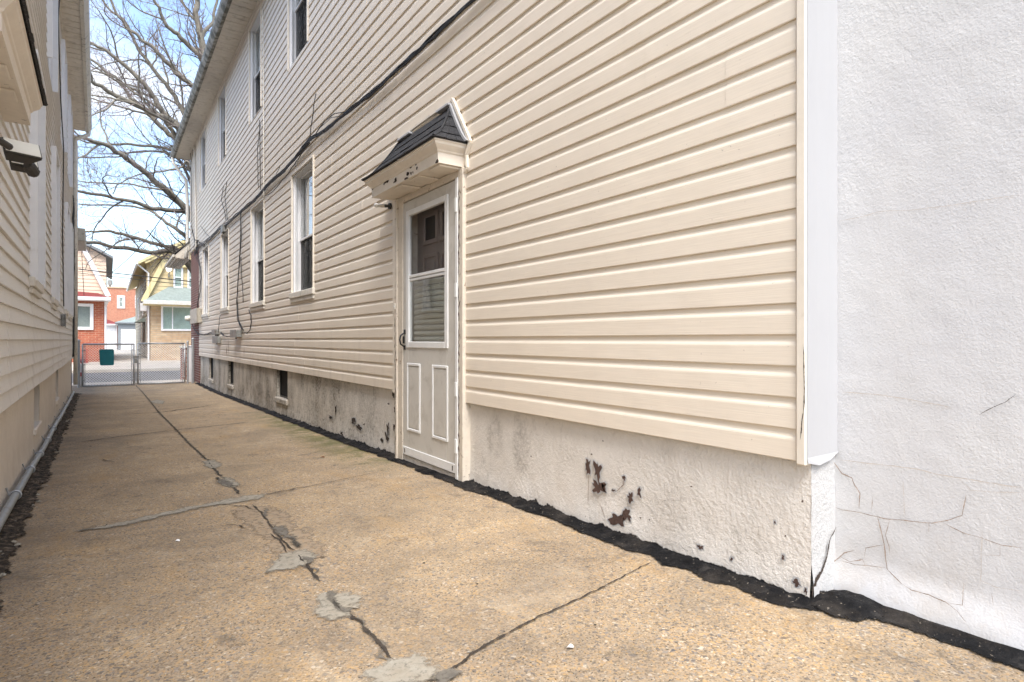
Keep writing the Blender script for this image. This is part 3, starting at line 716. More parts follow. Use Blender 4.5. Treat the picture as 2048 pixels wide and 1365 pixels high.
# the open crack at the corner
rib(m_, [Vector((2.081, 1.122, -.93)), Vector((2.085, 1.117, -.90)), Vector((2.10, 1.117, -.865)), Vector((2.14, 1.117, -.84)), Vector((2.17, 1.117, -.80)), Vector((2.20, 1.117, -.73)), Vector((2.24, 1.117, -.70))], [.022, .012, .006, .005], 2, n=(0, -1, 0), jit=.6, seg=.012, lift=.001)
m_.build('foundation', ['found', 'chip', 'chipdark', 'white_stucco_new', 'crackp'], house, smooth=True)
for i, (a, b, c, d) in enumerate(BAS):
    bw = MB(); bw.box(FX + .002, FX + .20, a - .001, a + .012, c, d, 0); bw.box(FX + .002, FX + .20, b - .012, b + .001, c, d, 0); bw.box(FX - .03, FX + .20, a - .03, b + .03, c - .07, c + .004, 0, .01)
    bo = bw.build('basement_window', 'found', house)
    fr = MB(); fr.box(FX + .04, FX + .07, a + .012, b - .012, c + .004, c + .03, 0); fr.box(FX + .04, FX + .07, a + .012, a + .04, c + .03, d, 0); fr.box(FX + .04, FX + .07, b - .04, b - .012, c + .03, d, 0)
    fr.build('frame', 'black', bo)
    pn = MB(); pn.box(FX + .055, FX + .06, a + .04, b - .04, c + .03, d, 0); pn.build('pane', 'dark', bo)

def window(par, X, out_, H, rec=.10, curtain='greycurtain', sillm='oldwhite', trimm='trim', glassu=True, upper_shade=None, low=.5, proud=.016, sill=True, storm=False):
    """double-hung window in a wall at X; out_ = outward sign"""
    y0, y1, z0, z1 = H; I = -out_                                  # I: inward direction
    c = MB(); t = .055; pr = X + out_ * proud
    # casing (J-trim) around the opening, jambs going in
    c.box(pr, X + I * .012, y0 - .002, y0 + t * .5, z0, z1, 0, .003); c.box(pr, X + I * .012, y1 - t * .5, y1 + .002, z0, z1, 0, .003)
    c.box(pr, X + I * .012, y0 + t * .5, y1 - t * .5, z1 - t * .5, z1 + .002, 0, .003)
    root = c.build('window', trimm, par)
    j = MB(); a, b = y0 + t * .5, y1 - t * .5; zt = z1 - t * .5
    j.box(X + I * .013, X + I * (rec + .09), a, a + .012, z0 + .03, zt, 0); j.box(X + I * .013, X + I * (rec + .09), b - .012, b, z0 + .03, zt, 0)
    j.box(X + I * .013, X + I * (rec + .09), a + .012, b - .012, zt - .012, zt, 0)
    j.box(X + I * .03, X + I * .045, b - .05, b - .012, z0 + .03, zt - .012, 0, .003); j.box(X + I * .03, X + I * .045, a + .012, a + .05, z0 + .03, zt - .012, 0, .003)
    j.build('jamb', 'white', root)
    if sill:
        s_ = MB(); s_.box(X + out_ * .035, X + I * (rec + .09), y0 - .03, y1 + .03, z0 - .05, z0 + .028, 0, .008); s_.box(X + out_ * .02, X + I * .01, y0 - .01, y1 + .01, z0 - .10, z0 - .052, 0, .004)
        s_.build('sill', sillm, root)
    a += .014; b -= .014; zb = z0 + .032; zt -= .014; zm = lerp(zb, zt, low)
    fr = .025
    def sash(xa, xb, p, q, name):
        m = MB(); m.box(xa, xb, a, a + fr, p, q, 0, .003); m.box(xa, xb, b - fr, b, p, q, 0, .003)
        m.box(xa, xb, a + fr, b - fr, p, p + fr, 0, .003); m.box(xa, xb, a + fr, b - fr, q - fr, q, 0, .003); m.build(name, 'white', root)
    sash(X + I * (rec - .02), X + I * (rec + .005), zm - .018, zt, 'sash'); sash(X + I * (rec + .007), X + I * (rec + .03), zb, zm + .018, 'sash')
    gm = MB(); x_ = X + I * (rec - .008); gm.box(x_, x_ + I * .003, a + fr, b - fr, zm - .018 + fr, zt - fr); x_ = X + I * (rec + .018); gm.box(x_, x_ + I * .003, a + fr, b - fr, zb + fr, zm + .018 - fr)
    gm.build('pane', 'glass', root)
    if X > 0:
        sn = MB(); sn.box(X + I * (rec - .004), X + I * (rec - .002), a + .006, b - .006, zb + .01, zm - .02); sn.build('insect_screen', 'screen2', root)
    cu = MB(); rows = []; n_ = 24
    for i in range(n_ + 1):
        y = lerp(a + .01, b - .01, i / n_); dx = .012 * sin(i * 1.9) + .005 * sin(i * .7)
        if i in (0, n_): dx = .012
        rows.append([(X + I * (rec + .062 + dx), y, zb + .01), (X + I * (rec + .062 + dx), y, zt)])
    cu.sheet(rows); cu.build('curtain', curtain, root, smooth=True)
    if upper_shade:
        u = MB(); u.box(X + I * (rec + .036), X + I * (rec + .04), a + .02, b - .02, lerp(zb, zt, upper_shade[1]), zt); u.build('blind', upper_shade[0], root)
    return root
for i, H in enumerate(LOW):
    window(house, W, -1, H, .11, ['greycurtain', 'greycurtain', 'dark', 'dark'][i], 'oldwhite', 'trim', low=.46,
           upper_shade=[None, ('shade', .72), ('shade', .8), None][i])
for i, H in enumerate(UPP): window(house, W, -1, H, .10, ['greycurtain', 'shade', 'dark', 'dark'][i], 'trim', 'trim', low=.5, sill=False, upper_shade=[('shade', .3), ('shade', .5), None, None][i])

# eave: soffit, fascia, gutter, roof
EX = 1.66
s_ = MB(); yy = 1.1
while yy < 20.75:
    s_.box(EX + .01, W + .1, yy, min(yy + .286, 20.75), 5.60, 5.612, 0, .002); s_.box(EX + .01, W + .1, yy + .12, yy + .13, 5.596, 5.5995, 0); yy += .3
s_.box(W - .02, W + .012, 1.12, 20.4, 5.555, 5.597, 0, .006)
s_.build('soffit', 'soffit', house)
gu = MB(); prof = [(EX + .008, 5.70), (EX + .008, 5.575), (EX - .05, 5.565), (EX - .075, 5.60), (EX - .10, 5.64), (EX - .115, 5.70), (EX - .103, 5.705), (EX - .09, 5.65), (EX - .04, 5.585), (EX + .002, 5.59)]
rows = []; yy = 1.05
while yy <= 20.86: rows.append([(a, yy, b + .004 * ns(yy * .9, 3)) for a, b in prof]); yy += .33
gu.sheet(rows); gu.add([(a, 20.81, b) for a, b in prof[:6]], [tuple(range(6))]); gu.build('gutter', 'gutter', house)
for i in range(1): pass
ro = MB(); ro.add([(EX - .02, 1.0, 5.72), (EX - .02, 20.85, 5.72), (5.9, 20.85, 8.4), (5.9, 1.0, 8.4), (EX - .02, 1.0, 5.66), (EX - .02, 20.85, 5.66), (5.9, 20.85, 8.3), (5.9, 1.0, 8.3), (10, 20.85, 5.7), (10, 1.0, 5.7)],
    [(0, 1, 2, 3), (4, 5, 6, 7), (0, 1, 5, 4), (1, 2, 6, 5), (0, 3, 7, 4), (2, 3, 9, 8)]); ro.build('roof', 'darkshingle', house)
dn = MB(); Dp = [(EX - .05, 20.66, 5.58), (EX - .04, 20.66, 5.42), (1.95, 20.5, 4.9), (1.985, 20.5, 4.3), (1.985, 20.5, 2.9), (1.93, 20.4, 2.5)]
dn.tube(Dp, .045, 8); dn.build('downspout', 'oldwhite', house, smooth=True)

# brick piece of the ground floor and the porch roof at the far end
b_ = MB(); b_.box(W - .03 + .05, 2.5, 18.225, FARY - .1, -1.25, 2.62); b_.build('brick_wall', 'brickdark', house)
p_ = MB(); p_.prism([(1.66, 2.50), (2.04, 2.47), (2.04, 2.98), (1.66, 2.585)], 'y', 20.45, 23.5)
for q in range(6): p_.box(1.665 + q * .06, 1.67 + q * .06, 20.44, 23.4, 2.46, 2.50)
p_.build('porch_roof', 'soffit', house)
gm = MB(); gm.box(1.585, 1.655, 20.43, 23.5, 2.50, 2.59, 0, .012); gm.build('porch_gutter', 'gutter2', house)
ps = MB(); ps.add([(1.61, 20.42, 2.60), (1.61, 23.5, 2.60), (2.04, 23.5, 3.05), (2.04, 20.42, 3.05), (1.61, 20.42, 2.585), (2.04, 20.42, 3.0)], [(0, 1, 2, 3), (0, 3, 5, 4)]); ps.build('porch_shingles', 'darkshingle', house)

# ---- door
dc = MB()
dc.box(W - .026, FX + .1, 3.537, 3.602, -1.03, 1.2, 0, .004); dc.box(W - .030, W + .04, 4.66, 4.70, -1.04, 1.2, 0, .004); dc.box(W - .018, FX + .1, 4.565, 4.66, -1.04, 1.2, 0, .004)
dc.box(W - .024, W + .04, 4.70, 4.765, ZB - .02, 1.215, 2, .005)
dc.box(W - .020, FX + .1, 3.602, 4.565, 1.145, 1.2, 0, .004)
dc.box(W - .01, FX + .12, 3.602, 4.565, -1.06, -.962, 1, .006)
dc.build('door_casing', ['peel', 'found', 'trim'], house)
cr_ = MB()
for q in range(3): rib(cr_, [Vector((W - .0265, 3.590, -.95 + q * .7)), Vector((W - .0265, 3.586, -.6 + q * .7)), Vector((W - .0265, 3.592, -.32 + q * .7))], .005, 0, n=(-1, 0, 0), jit=1.2, seg=.012, seed=q * 5.1, lift=.001)
cr_.build('peeling_paint', 'chip', house); cr_ = MB()
rib(cr_, [Vector((W - .031, 4.69, -1.0)), Vector((W - .031, 4.685, -.5)), Vector((W - .031, 4.692, .2))], .006, 0, n=(-1, 0, 0), jit=1.2, seg=.015, seed=77, lift=.001)
cr_.build('peeling_paint', 'chipdark', house)
hr = MB(); hr.box(W - .030, W + .03, 3.603, 3.640, -.985, 1.143, 0, .003)
for z in (.95, .35, -.35, -.75): hr.box(W - .036, W - .0295, 3.612, 3.638, z - .05, z + .05, 0, .002)
hr.build('hinge_rail', 'doorwhite', house)
sd_ = MB(); xa, xb = W - .014, W + .022; y0, y1, z0, z1 = 3.645, 4.558, -.955, 1.138
gy0, gy1, gz0, gz1 = 3.80, 4.455, -.045, 1.04
sd_.box(xa, xb, y0, gy0, z0, z1, 0, .004); sd_.box(xa, xb, gy1, y1, z0, z1, 0, .004); sd_.box(xa + .0005, xb, gy0, gy1, gz1, z1 - .001, 0); sd_.box(xa + .0005, xb, gy0, gy1, z0 + .001, gz0, 0)
door = sd_.build('storm_door', 'door', house)
fr = MB(); x0, x1 = W - .022, W + .01
fr.box(x0, x1, 3.765, 3.815, -.065, 1.06, 0, .004); fr.box(x0, x1, 4.44, 4.49, -.065, 1.06, 0, .004); fr.box(x0, x1, 3.815, 4.44, 1.015, 1.06, 0, .004); fr.box(x0, x1, 3.815, 4.44, -.065, -.015, 0, .004)
fr.box(x0 + .006, x1, 3.815, 4.44, .505, .53, 0, .003); fr.box(x0 + .01, x1, 3.815, 4.44, .48, .5, 0, .002)
fr.build('glazing_frame', 'doorwhite', door)
gp = MB(); gp.box(W - .004, W - .001, 3.815, 4.44, -.015, .48); gp.build('lower_pane', 'glass', door)
lc = MB()  # added slats: the opposite siding's reflection in the pane, built as shape
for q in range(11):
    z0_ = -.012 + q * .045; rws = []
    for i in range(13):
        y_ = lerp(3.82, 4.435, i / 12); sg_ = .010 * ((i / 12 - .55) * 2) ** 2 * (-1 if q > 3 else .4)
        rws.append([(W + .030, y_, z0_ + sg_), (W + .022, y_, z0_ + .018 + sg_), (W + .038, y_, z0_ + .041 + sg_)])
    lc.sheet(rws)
lc.build('reflection_slats', 'blind', door, smooth=True)
sc_ = MB(); sc_.box(W - .003, W - .001, 3.815, 4.44, .53, 1.015); sc_.build('screen', 'screen', door)
for (a, b) in ((4.225, 4.475), (3.765, 4.02)):
    r = MB(); zA, zB = -.745, -.19; q = .022
    for s0, s1, u0, u1 in ((a, a + q, zA, zB), (b - q, b, zA, zB), (a + q, b - q, zA, zA + q), (a + q, b - q, zB - q, zB)): r.box(W - .022, W - .0135, s0, s1, u0, u1, 0, .004)
    r.box(W - .018, W - .0135, a + q + .01, b - q - .01, zA + q + .01, zB - q - .01, 1, .002)
    r.build('raised_panel', ['doorwhite', 'door'], door)
sw = MB(); sw.box(W - .022, W - .0135, 3.65, 4.553, -.952, -.885, 0, .003)
for y in (3.69, 4.51): sw.box(W - .0245, W - .0215, y - .005, y + .005, -.935, -.90, 1)
sw.build('kick_sweep', ['doorwhite', 'crack'], door)
hd = MB(); hy = 4.525
hd.tube([(W - .018, hy, .055), (W - .03, hy, .05), (W - .052, hy, .035), (W - .06, hy, 0), (W - .052, hy, -.035), (W - .03, hy, -.05), (W - .018, hy, -.055)], .007, 8)
hd.box(W - .020, W - .0135, hy - .016, hy + .016, -.085, -.045, 0, .003); hd.box(W - .020, W - .0135, hy - .016, hy + .016, .045, .085, 0, .003); hd.box(W - .0285, W - .0135, hy + .0, hy + .02, -.03, .03, 0, .004)
hd.build('handle', 'black', door, smooth=False)
idr = MB(); X = W + .12
idr.box(X, X + .04, 3.6, 4.6, -1.0, 1.15)
def rect_frame(m, x0, x1, a, b, c, d, q, mi=0):
    m.box(x0, x1, a, a + q, c, d, mi, .003); m.box(x0, x1, b - q, b, c, d, mi, .003); m.box(x0, x1, a + q, b - q, c, c + q, mi, .003); m.box(x0, x1, a + q, b - q, d - q, d, mi, .003)
for a, b in ((3.86, 4.13), (4.17, 4.44)):
    rect_frame(idr, X - .018, X, a, b, .78, 1.04, .035)
    idr.box(X - .004, X + .001, a + .035, b - .035, .815, 1.005, 1)
    rect_frame(idr, X - .014, X, a, b, .1, .70, .03); idr.box(X - .012, X, a + .06, b - .06, .16, .64, 0, .004)
    rect_frame(idr, X - .012, X, a - .02, b + .02, -.8, -.1, .025)
ind = idr.build('inner_door', ['taupe', 'black'], house)
kn = MB(); kn.tube([(X, 4.45, .06), (X - .03, 4.45, .06), (X - .035, 4.45, .06), (X - .05, 4.45, .06), (X - .058, 4.45, .06)], [.012, .012, .026, .026, .012], 12); kn.build('knob', 'brass', ind, smooth=True)
db = MB(); db.box(W - .042, W - .0305, 4.672, 4.692, .255, .31, 0, .004); db.tube([(W - .042, 4.682, .285), (W - .046, 4.682, .285)], .005, 8, 1); tag(db.build('door_bell', ['oldwhite', 'white'], house))

# ---- canopy over the door
def canopy(par, X, out_, ya, yb, zb, pr, ridge, rh, mats, y_rot=None):
    """boxed hipped canopy: wall at X, box from ya to yb, underside zb, projection pr, ridge (y0,y1) at wall, rise rh"""
    O = lambda d: X + out_ * d
    prof = [(0, 0), (0, .072), (.008, .078), (.012, .088), (.03, .105), (.042, .118), (.045, .133), (.052, .138), (.052, .146)]
    sec = []
    for o, z in prof: sec.append([(O(-.01), ya - o, zb + z), (O(pr + o), ya - o, zb + z), (O(pr + o), yb + o, zb + z), (O(-.01), yb + o, zb + z)])
    m = MB(); m.sheet(sec, 0); m.add(sec[0], [(0, 1, 2, 3)], 0); m.add(sec[-1], [(0, 1, 2, 3)], 0)
    for t in (.0, .36, .70): y = lerp(ya + .02, yb - .3, t); m.box(O(.02), O(pr - .02), y, y + .16, zb - .014, zb - .001, 0, .004)
    if out_ < 0:
        for i, (px, py, rx, ry) in enumerate([(821, 332, 4, 4), (770, 352, 3, 2), (774, 364, 5, 4), (790, 362, 4, 3), (815, 348, 4, 2), (834, 337, 2, 3), (832, 330, 2, 2), (874, 323, 5, 4), (812, 361, 5, 2), (822, 347, 2, 2), (826, 345, 1.5, 1.5), (745, 378, 2, 2), (768, 369, 2, 2)]):
            xp = X - pr - .0015 - (.0 if py > 340 or px > 830 or True else 0); p = onX(px, py, xp); q = onX(px + rx, py, xp); zc = min(p.z, zb + .068); zc = max(zc, zb + .006)
            hz = min(abs(ry) * .0045, .018, zc - zb, zb + .071 - zc) + .002
            tri_fill(m, [(xp, a, b) for a, b in blob_poly((p.y, zc), abs(q.y - p.y) * .7, hz, i * 2.3, 14, .6)], 1)
    root = m.build('canopy', [mats[0], 'chipdark'], par)
    # shingle courses with separate tabs, concave sweep
    zt = zb + .147; D = pr + .062; s = MB(); rr = random.Random(3); NC = 4
    def pt(u, v):     # u along (0..1), v up (0..1)
        yl = lerp(ya - .06, ridge[0], v); yr = lerp(yb + .06, ridge[1], v)
        return Vector((O(lerp(D, .012, v ** .85)), lerp(yl, yr, u), zt + rh * (v ** 1.25)))
    for c in range(NC):
        v0 = c / NC; v1 = min(1, (c + 1.25) / NC); u = 0
        while u < 1:
            du = rr.uniform(.07, .13); u2 = min(1, u + du)
            if 1 - u2 < .04: u2 = 1
            lift = .006 + rr.uniform(0, .003); dv = rr.uniform(-.012, .012) if c else 0
            a, b, p, q = pt(u + .002, v0 + dv), pt(u2 - .002, v0 + dv), pt(u2 - .002, v1), pt(u + .002, v1)
            nrm = Vector((out_, 0, .6)).normalized() * lift
            vs = [a + nrm * 1.6, b + nrm * 1.6, p + nrm * .3, q + nrm * .3, a - nrm * .2, b - nrm * .2, p - nrm * .2, q - nrm * .2]
            s.add(vs, [(0, 1, 2, 3), (0, 1, 5, 4), (1, 2, 6, 5), (3, 0, 4, 7), (2, 3, 7, 6), (4, 5, 6, 7)]); u = u2
        for sgn, e in ((-1, 0), (1, 1)):      # hip ends
            def he(w, v): P = pt(e, v); return Vector((lerp(P.x, O(.012), w), P.y, P.z))
            k = 3
            for i in range(k):
                w0, w1 = i / k + .005, (i + 1) / k - .005; nrm = Vector((0, sgn * .8, .5)).normalized() * (.006 + rr.uniform(0, .003))
                a, b, p, q = he(w0, v0), he(w1, v0), he(w1, min(1, v1)), he(w0, min(1, v1))
                vs = [a + nrm * 1.6, b + nrm * 1.6, p + nrm * .3, q + nrm * .3, a - nrm * .2, b - nrm * .2, p - nrm * .2, q - nrm * .2]
                s.add(vs, [(0, 1, 2, 3), (0, 1, 5, 4), (1, 2, 6, 5), (3, 0, 4, 7), (2, 3, 7, 6), (4, 5, 6, 7)])
    for e in (0, 1):                           # hip cap
        cap = [pt(e, i / 8) + Vector((out_ * .006, (e * 2 - 1) * .006, .008)) for i in range(9)]
        s.tube(cap, .010, 5)
    s.build('shingles', mats[1], root)
    f = MB(); P = []
    for i in range(11):
        v = i / 10; P.append((lerp(ya - .078, ridge[0] - .02, v), zt + rh * v ** 1.25 + .012))
    for (a, b), (c, d) in zip(P, P[1:]): f.prism([(a - .014, b), (c - .014, d), (c + .012, d), (a + .012, b)], 'x', O(.004), O(.034))
    f.build('flashing', 'flash', root)
    f = MB(); f.box(O(.010), O(.05), ridge[0] - .035, ridge[0] + .16, zt + rh + .004, zt + rh + .022, 0, .003); f.build('ridge_cap', 'flash', root)
    f = MB(); f.box(O(.010), O(.045), ridge[1] - .22, ridge[1] + .02, zt + rh - .004, zt + rh + .014, 0, .003); f.build('ridge_cap', 'flash', root)
    jc = MB(); t = .022
    P = [(yb + .10, zt - .01), (ridge[1] + .04, zt + rh + .035), (ridge[0] - .035, zt + rh + .05), (ya - .105, zt + .0), (ya - .055, zt - .075), (ya - .06, zb - .02), (ya - .02, zb - .04)]
    for (a, b), (c, d) in zip(P, P[1:]):
        L_ = sqrt((c - a) ** 2 + (d - b) ** 2); ux, uz = (c - a) / L_, (d - b) / L_; nx, nz_ = -uz * t / 2, ux * t / 2
        q = [(a + nx, b + nz_), (c + nx, d + nz_), (c - nx, d - nz_), (a - nx, b - nz_)]
        jc.prism(q, 'x', O(.002), O(.022))
    jc.build('wall_channel', 'trim', root)
    return root
canopy(house, W, -1, 3.56, 4.77, 1.205, .205, (3.74, 4.60), .325, ['canopy_paint', 'shingle'])
# socket with bulbs under the far end of the canopy
pl = thing('porch_light', (W, 4.86, 1.14), 'small socket light with clear bulb below the far end of the right door canopy', 'light')
m_ = MB(); m_.tube([(W - .004, 4.85, 1.175), (W - .02, 4.85, 1.175)], .028, 12); m_.tube([(W - .02, 4.85, 1.175), (W - .04, 4.86, 1.175), (W - .05, 4.88, 1.178)], [.013, .014, .015], 8); m_.build('lamp_base', 'darkplastic', pl)
m_ = MB(); m_.tube([(W - .045, 4.87, 1.177), (W - .065, 4.90, 1.182), (W - .08, 4.92, 1.184)], [.015, .017, .014], 8); m_.build('socket', 'oldwhite', pl, smooth=True)
m_ = MB(); m_.tube([(W - .08, 4.92, 1.184), (W - .088, 4.935, 1.188), (W - .10, 4.955, 1.192), (W - .108, 4.97, 1.195)], [.010, .018, .021, .008], 10); m_.build('bulb', 'bulb', pl, smooth=True)

# ================================================================== white stucco wall at the right
SX = 2.25
sw_ = thing('stucco_wall', (3.0, -1.5, -.95), 'tall white cracked stucco wall filling the right edge of the photo', 'wall')
m_ = merge(gridwall(SX, -1, .2, 1.13, g, 1.25, [], .022, .0016, .034, sc=14))
m4 = merge(gridwall(SX, -1, .2, 1.13, lambda v: 1.25, 6.2, [], .08, .0016, 0, sc=6)); m_.add(m4.v, m4.f)
m4 = merge(gridwall(SX, -1, -6, .2, g, 6.2, [], .2, .004, .045, sc=6)); m_.add(m4.v, m4.f)
m_.add([(SX, -6, -1.2), (9, -6, -1.2), (9, -6, 6.2), (SX, -6, 6.2), (SX, 1.13, 6.2), (9, 1.13, 6.2)], [(0, 1, 2, 3), (3, 2, 5, 4)])
def cp(L_, s=1.785, ox=1500, oy=600):
    o = []
    for a, b in L_:
        X_ = SX
        for _ in range(4): p = onX(ox + a / s, oy + b / s, X_); X_ = SX - .034 * (1 - sm(0, .16, p.z - g(p.y))) - .003
        o.append(p)
    return o
CR = [([(285, 560), (330, 620), (365, 635), (375, 660), (395, 690), (390, 745)], .0030, 1), ([(285, 730), (330, 748), (400, 760), (480, 780), (560, 788), (650, 798), (690, 790), (760, 770), (772, 690)], .0018, 1),
    ([(455, 770), (480, 870), (485, 900), (490, 960), (540, 1010), (580, 1035), (640, 1050), (700, 1080), (740, 1110), (775, 1150)], .0022, 1), ([(500, 785), (485, 840), (500, 880), (500, 910)], .0018, 1),
    ([(275, 950), (310, 925), (340, 905), (375, 895)], .0028, 1), ([(325, 930), (380, 945), (490, 955)], .002, 1), ([(325, 915), (360, 935), (405, 925), (415, 950)], .0018, 1), ([(410, 920), (415, 885), (480, 875)], .0014, 1),
    ([(700, 1078), (760, 1088), (765, 1010)], .0016, 1), ([(690, 795), (760, 830), (830, 850), (900, 875), (978, 885)], .0016, 1), ([(830, 820), (830, 850), (825, 1000), (880, 1025), (978, 1040)], .0013, 2), ([(895, 870), (895, 912), (830, 912)], .0014, 1),
    ([(820, 410), (870, 385), (915, 365), (950, 338)], .0020, 3), ([(770, 655), (790, 680), (978, 690)], .0013, 2), ([(330, 330), (480, 340), (620, 365), (720, 385)], .0022, 2), ([(320, 570), (440, 585), (600, 605), (740, 635), (978, 670)], .0022, 2),
    ([(440, 700), (435, 760)], .0016, 1), ([(548, 640), (555, 780)], .0014, 2), ([(640, 790), (640, 830)], .0014, 1), ([(865, 1045), (872, 1090)], .0018, 1), ([(575, 1035), (580, 1060)], .0025, 1), ([(300, 945), (285, 1000), (283, 1040)], .0012, 2)]
for q, (L_, wd, mi) in enumerate(CR): rib(m_, cp(L_), wd, mi, n=(-1, 0, 0), jit=.75, seg=.012, seed=q * 3.3, lift=.004 if min(b for a, b in L_) < 900 else .006)
rib(m_, cp([(400, 1010), (500, 990), (590, 965), (760, 955), (930, 935), (1050, 915), (1247, 885)], 2.276, 1500, 0), .0016, 2, n=(-1, 0, 0), jit=.8, seg=.015, seed=91, lift=.004)
m_.build('wall', ['stucco', 'crackp', 'cracksoft', 'crack'], sw_, smooth=True)

# ================================================================== cables and boxes on the right wall
def wires(paths, r, name, mt, label, cat='cable', group=None, seed=0, X=W - .03, sub=None):
    m = MB()
    for q, (P, jit) in enumerate(paths):
        pts = [onX(a, b, X - .002 * q) if not isinstance(a, Vector) else a for a, b in P]; fine = []
        for a, b in zip(pts, pts[1:]):
            k_ = max(2, int((b - a).length / .12)); fine += [a.lerp(b, i / k_) for i in range(k_)]
        fine.append(pts[-1])
        fine = [p + Vector((-abs(.012 * ns(i * .5, q, seed)), 0, jit * ns(i * .31 + q * 5, q * 2.1, seed))) for i, p in enumerate(fine)]
        m.tube(fine, r if not isinstance(r, list) else r[q % len(r)], 5)
    return tag(m.build(name, mt, smooth=True), label, cat, group)
MAIN = [(1040, -85), (945, 0), (870, 72), (800, 135), (740, 190), (690, 228), (650, 262), (620, 278), (600, 305), (570, 340), (540, 365), (510, 400), (480, 425), (455, 447), (440, 457), (420, 478), (400, 492), (388, 510)]
def off(L_, dy): return [(a, b + dy) for a, b in L_]
wires([(MAIN, .012), (off(MAIN, 3), .018), (off(MAIN, -3), .022), (off(MAIN, 1), .03)], [.011, .008, .009, .007], 'cable_bundle', 'rubber', 'thick sagging bundle of black cables running along the siding above the ground-floor windows', 'cable', seed=2)
wires([([(688, 225), (668, 228), (648, 245), (630, 270)], .0), ([(684, 232), (662, 236), (640, 256), (622, 283)], 0), ([(620, 285), (575, 350), (545, 385), (530, 392)], .02), ([(560, 335), (535, 380), (520, 385)], .02)], [.005, .004, .006, .004], 'loose_cable', 'rubber', 'loose thin loops of cable springing off the bundle above the nearest ground-floor window', 'cable', seed=5)
wires([([(632, 188), (626, 230), (620, 282)], 0)], .006, 'antenna_rod', 'rubber', 'thin black rod standing up from the cable bundle between two upper windows', 'rod')
def c7(L_): return [(440 + a / 4.014, 380 + b / 4.014) for a, b in L_]
def c4(L_): return [(340 + a / 4.878, 440 + b / 4.878) for a, b in L_]
wires([(c7([(165, 180), (167, 350), (160, 500), (150, 650), (135, 900), (140, 1040), (178, 1125)]), .01), (c7([(168, 190), (170, 380), (163, 520), (146, 700), (138, 880), (150, 1050), (190, 1130)]), .01)], .009, 'drop_cable', 'rubber', 'long black cables hanging from the bundle down to the largest grey junction box', 'cable', seed=8)
wires([(c7([(168, 540), (176, 700), (188, 905)]), .0)], .007, 'cable_end', 'rubber', 'loose black cable end dangling beside the long drop cables', 'cable')
wires([(c7([(232, 965), (250, 1010), (252, 1060), (240, 1130), (215, 1155), (190, 1140)]), .0)], .008, 'cable_loop', 'rubber', 'black cable loop bending from the siding down into the grey box', 'cable')
wires([(c4([(275, 1110), (330, 1122), (400, 1100), (455, 1112)]), .01), (c4([(275, 1118), (340, 1128), (410, 1108), (450, 1112)]), .02), (c4([(490, 1100), (520, 1128), (560, 1140), (610, 1135), (645, 1105)]), .0), (c4([(500, 1095), (530, 1130), (560, 1140)]), .0)], [.012, .008, .009, .011], 'low_cable', 'rubber', 'tangled cable run low on the siding linking the small grey boxes', 'cable', seed=3)
wires([(c4([(490, 930), (480, 1010), (475, 1100)]), .0)], .006, 'short_cable', 'rubber', 'thin cable from the third window sill down to a small grey box', 'cable')
wires([(c4([(235, 190), (262, 300), (300, 480), (306, 560), (300, 680), (275, 800), (270, 880)]), .04), (c4([(250, 200), (240, 330), (290, 450), (295, 600), (262, 870)]), .03), (c4([(210, 60), (235, 180), (270, 210), (262, 330)]), .04), (c4([(180, 320), (240, 250), (275, 200), (330, 250)]), .05), (c4([(300, 60), (350, 130), (390, 165)]), .02), (c4([(280, 200), (300, 240), (330, 260), (345, 235)]), .05), (c4([(200, 900), (215, 1020), (245, 1080), (275, 1115)]), .0)], [.010, .007, .012, .009, .006, .009, .012], 'cable_tangle', 'rubber', 'messy tangle of service cables at the far corner of the house above the meter', 'cable', seed=14)
wires([([(519, 240), (520, 300), (521, 380)], .0), ([(521, 250), (515, 300), (517, 375)], 0)], [.006, .006], 'thin_cable', 'rubber', 'thin dark cables hanging under the second upper window to the bundle', 'cable', seed=21)
wires([([(526.5, 20), (527, 120), (527.5, 260), (528, 400)], .0)], .010, 'white_cable', 'oldwhite', 'pale vertical cable running from the eave down past the second upper window', 'cable')
wires([([(447, 372), (443, 400), (450, 425), (452, 440)], .0), ([(454, 365), (450, 395), (455, 440)], 0)], [.007, .007], 'cable_stub', 'rubber', 'thin cables looping up from the bundle above the third ground-floor window', 'cable', seed=25)
wires([([(389, 292), (390, 350), (391, 420), (392, 500)], .0)], .022, 'service_mast', 'oldwhite', 'narrow pale conduit running up the far corner of the siding house', 'conduit')
wires([(c4([(120, 1180), (128, 1010)]), 0)] if 0 else [([(381, 300), (383, 380), (384, 470)], .05), ([(380, 345), (386, 300)], .0)], [.008], 'corner_cable', 'rubber', 'dark cable between the pale conduit and the house corner', 'cable', seed=31)
def boxon(px, py, wpx, hpx, dep, name, mt, label, cat='box', group=None, X=W):
    a = onX(px - wpx / 2, py, X); b = onX(px + wpx / 2, py, X); c = onX(px, py - hpx / 2, X); d = onX(px, py + hpx / 2, X)
    m = MB(); m.box(X - dep, X - .002, min(a.y, b.y), max(a.y, b.y), d.z, c.z, 0, .006)
    ym = (a.y + b.y) / 2; hw = abs(a.y - b.y) / 2
    m.box(X - dep - .006, X - dep + .002, ym - hw * 1.06, ym + hw * 1.06, d.z - .006, c.z + .006, 0, .004)
    m.tube([(X - dep / 2, ym, d.z - .03), (X - dep / 2, ym, d.z + .01)], .014, 8)
    m.tube([(X - dep - .006, ym, lerp(d.z, c.z, .5)), (X - dep - .010, ym, lerp(d.z, c.z, .5))], .007, 6)
    return tag(m.build(name, mt), label, cat, group)
boxon(478, 668, 12, 14, .10, 'junction_box', 'greybox', 'largest grey junction box low on the siding where the drop cables end', 'junction box', 'junction boxes')
boxon(435, 665, 7, 9, .08, 'junction_box', 'greybox', 'small upper grey junction box under the third ground-floor window', 'junction box', 'junction boxes')
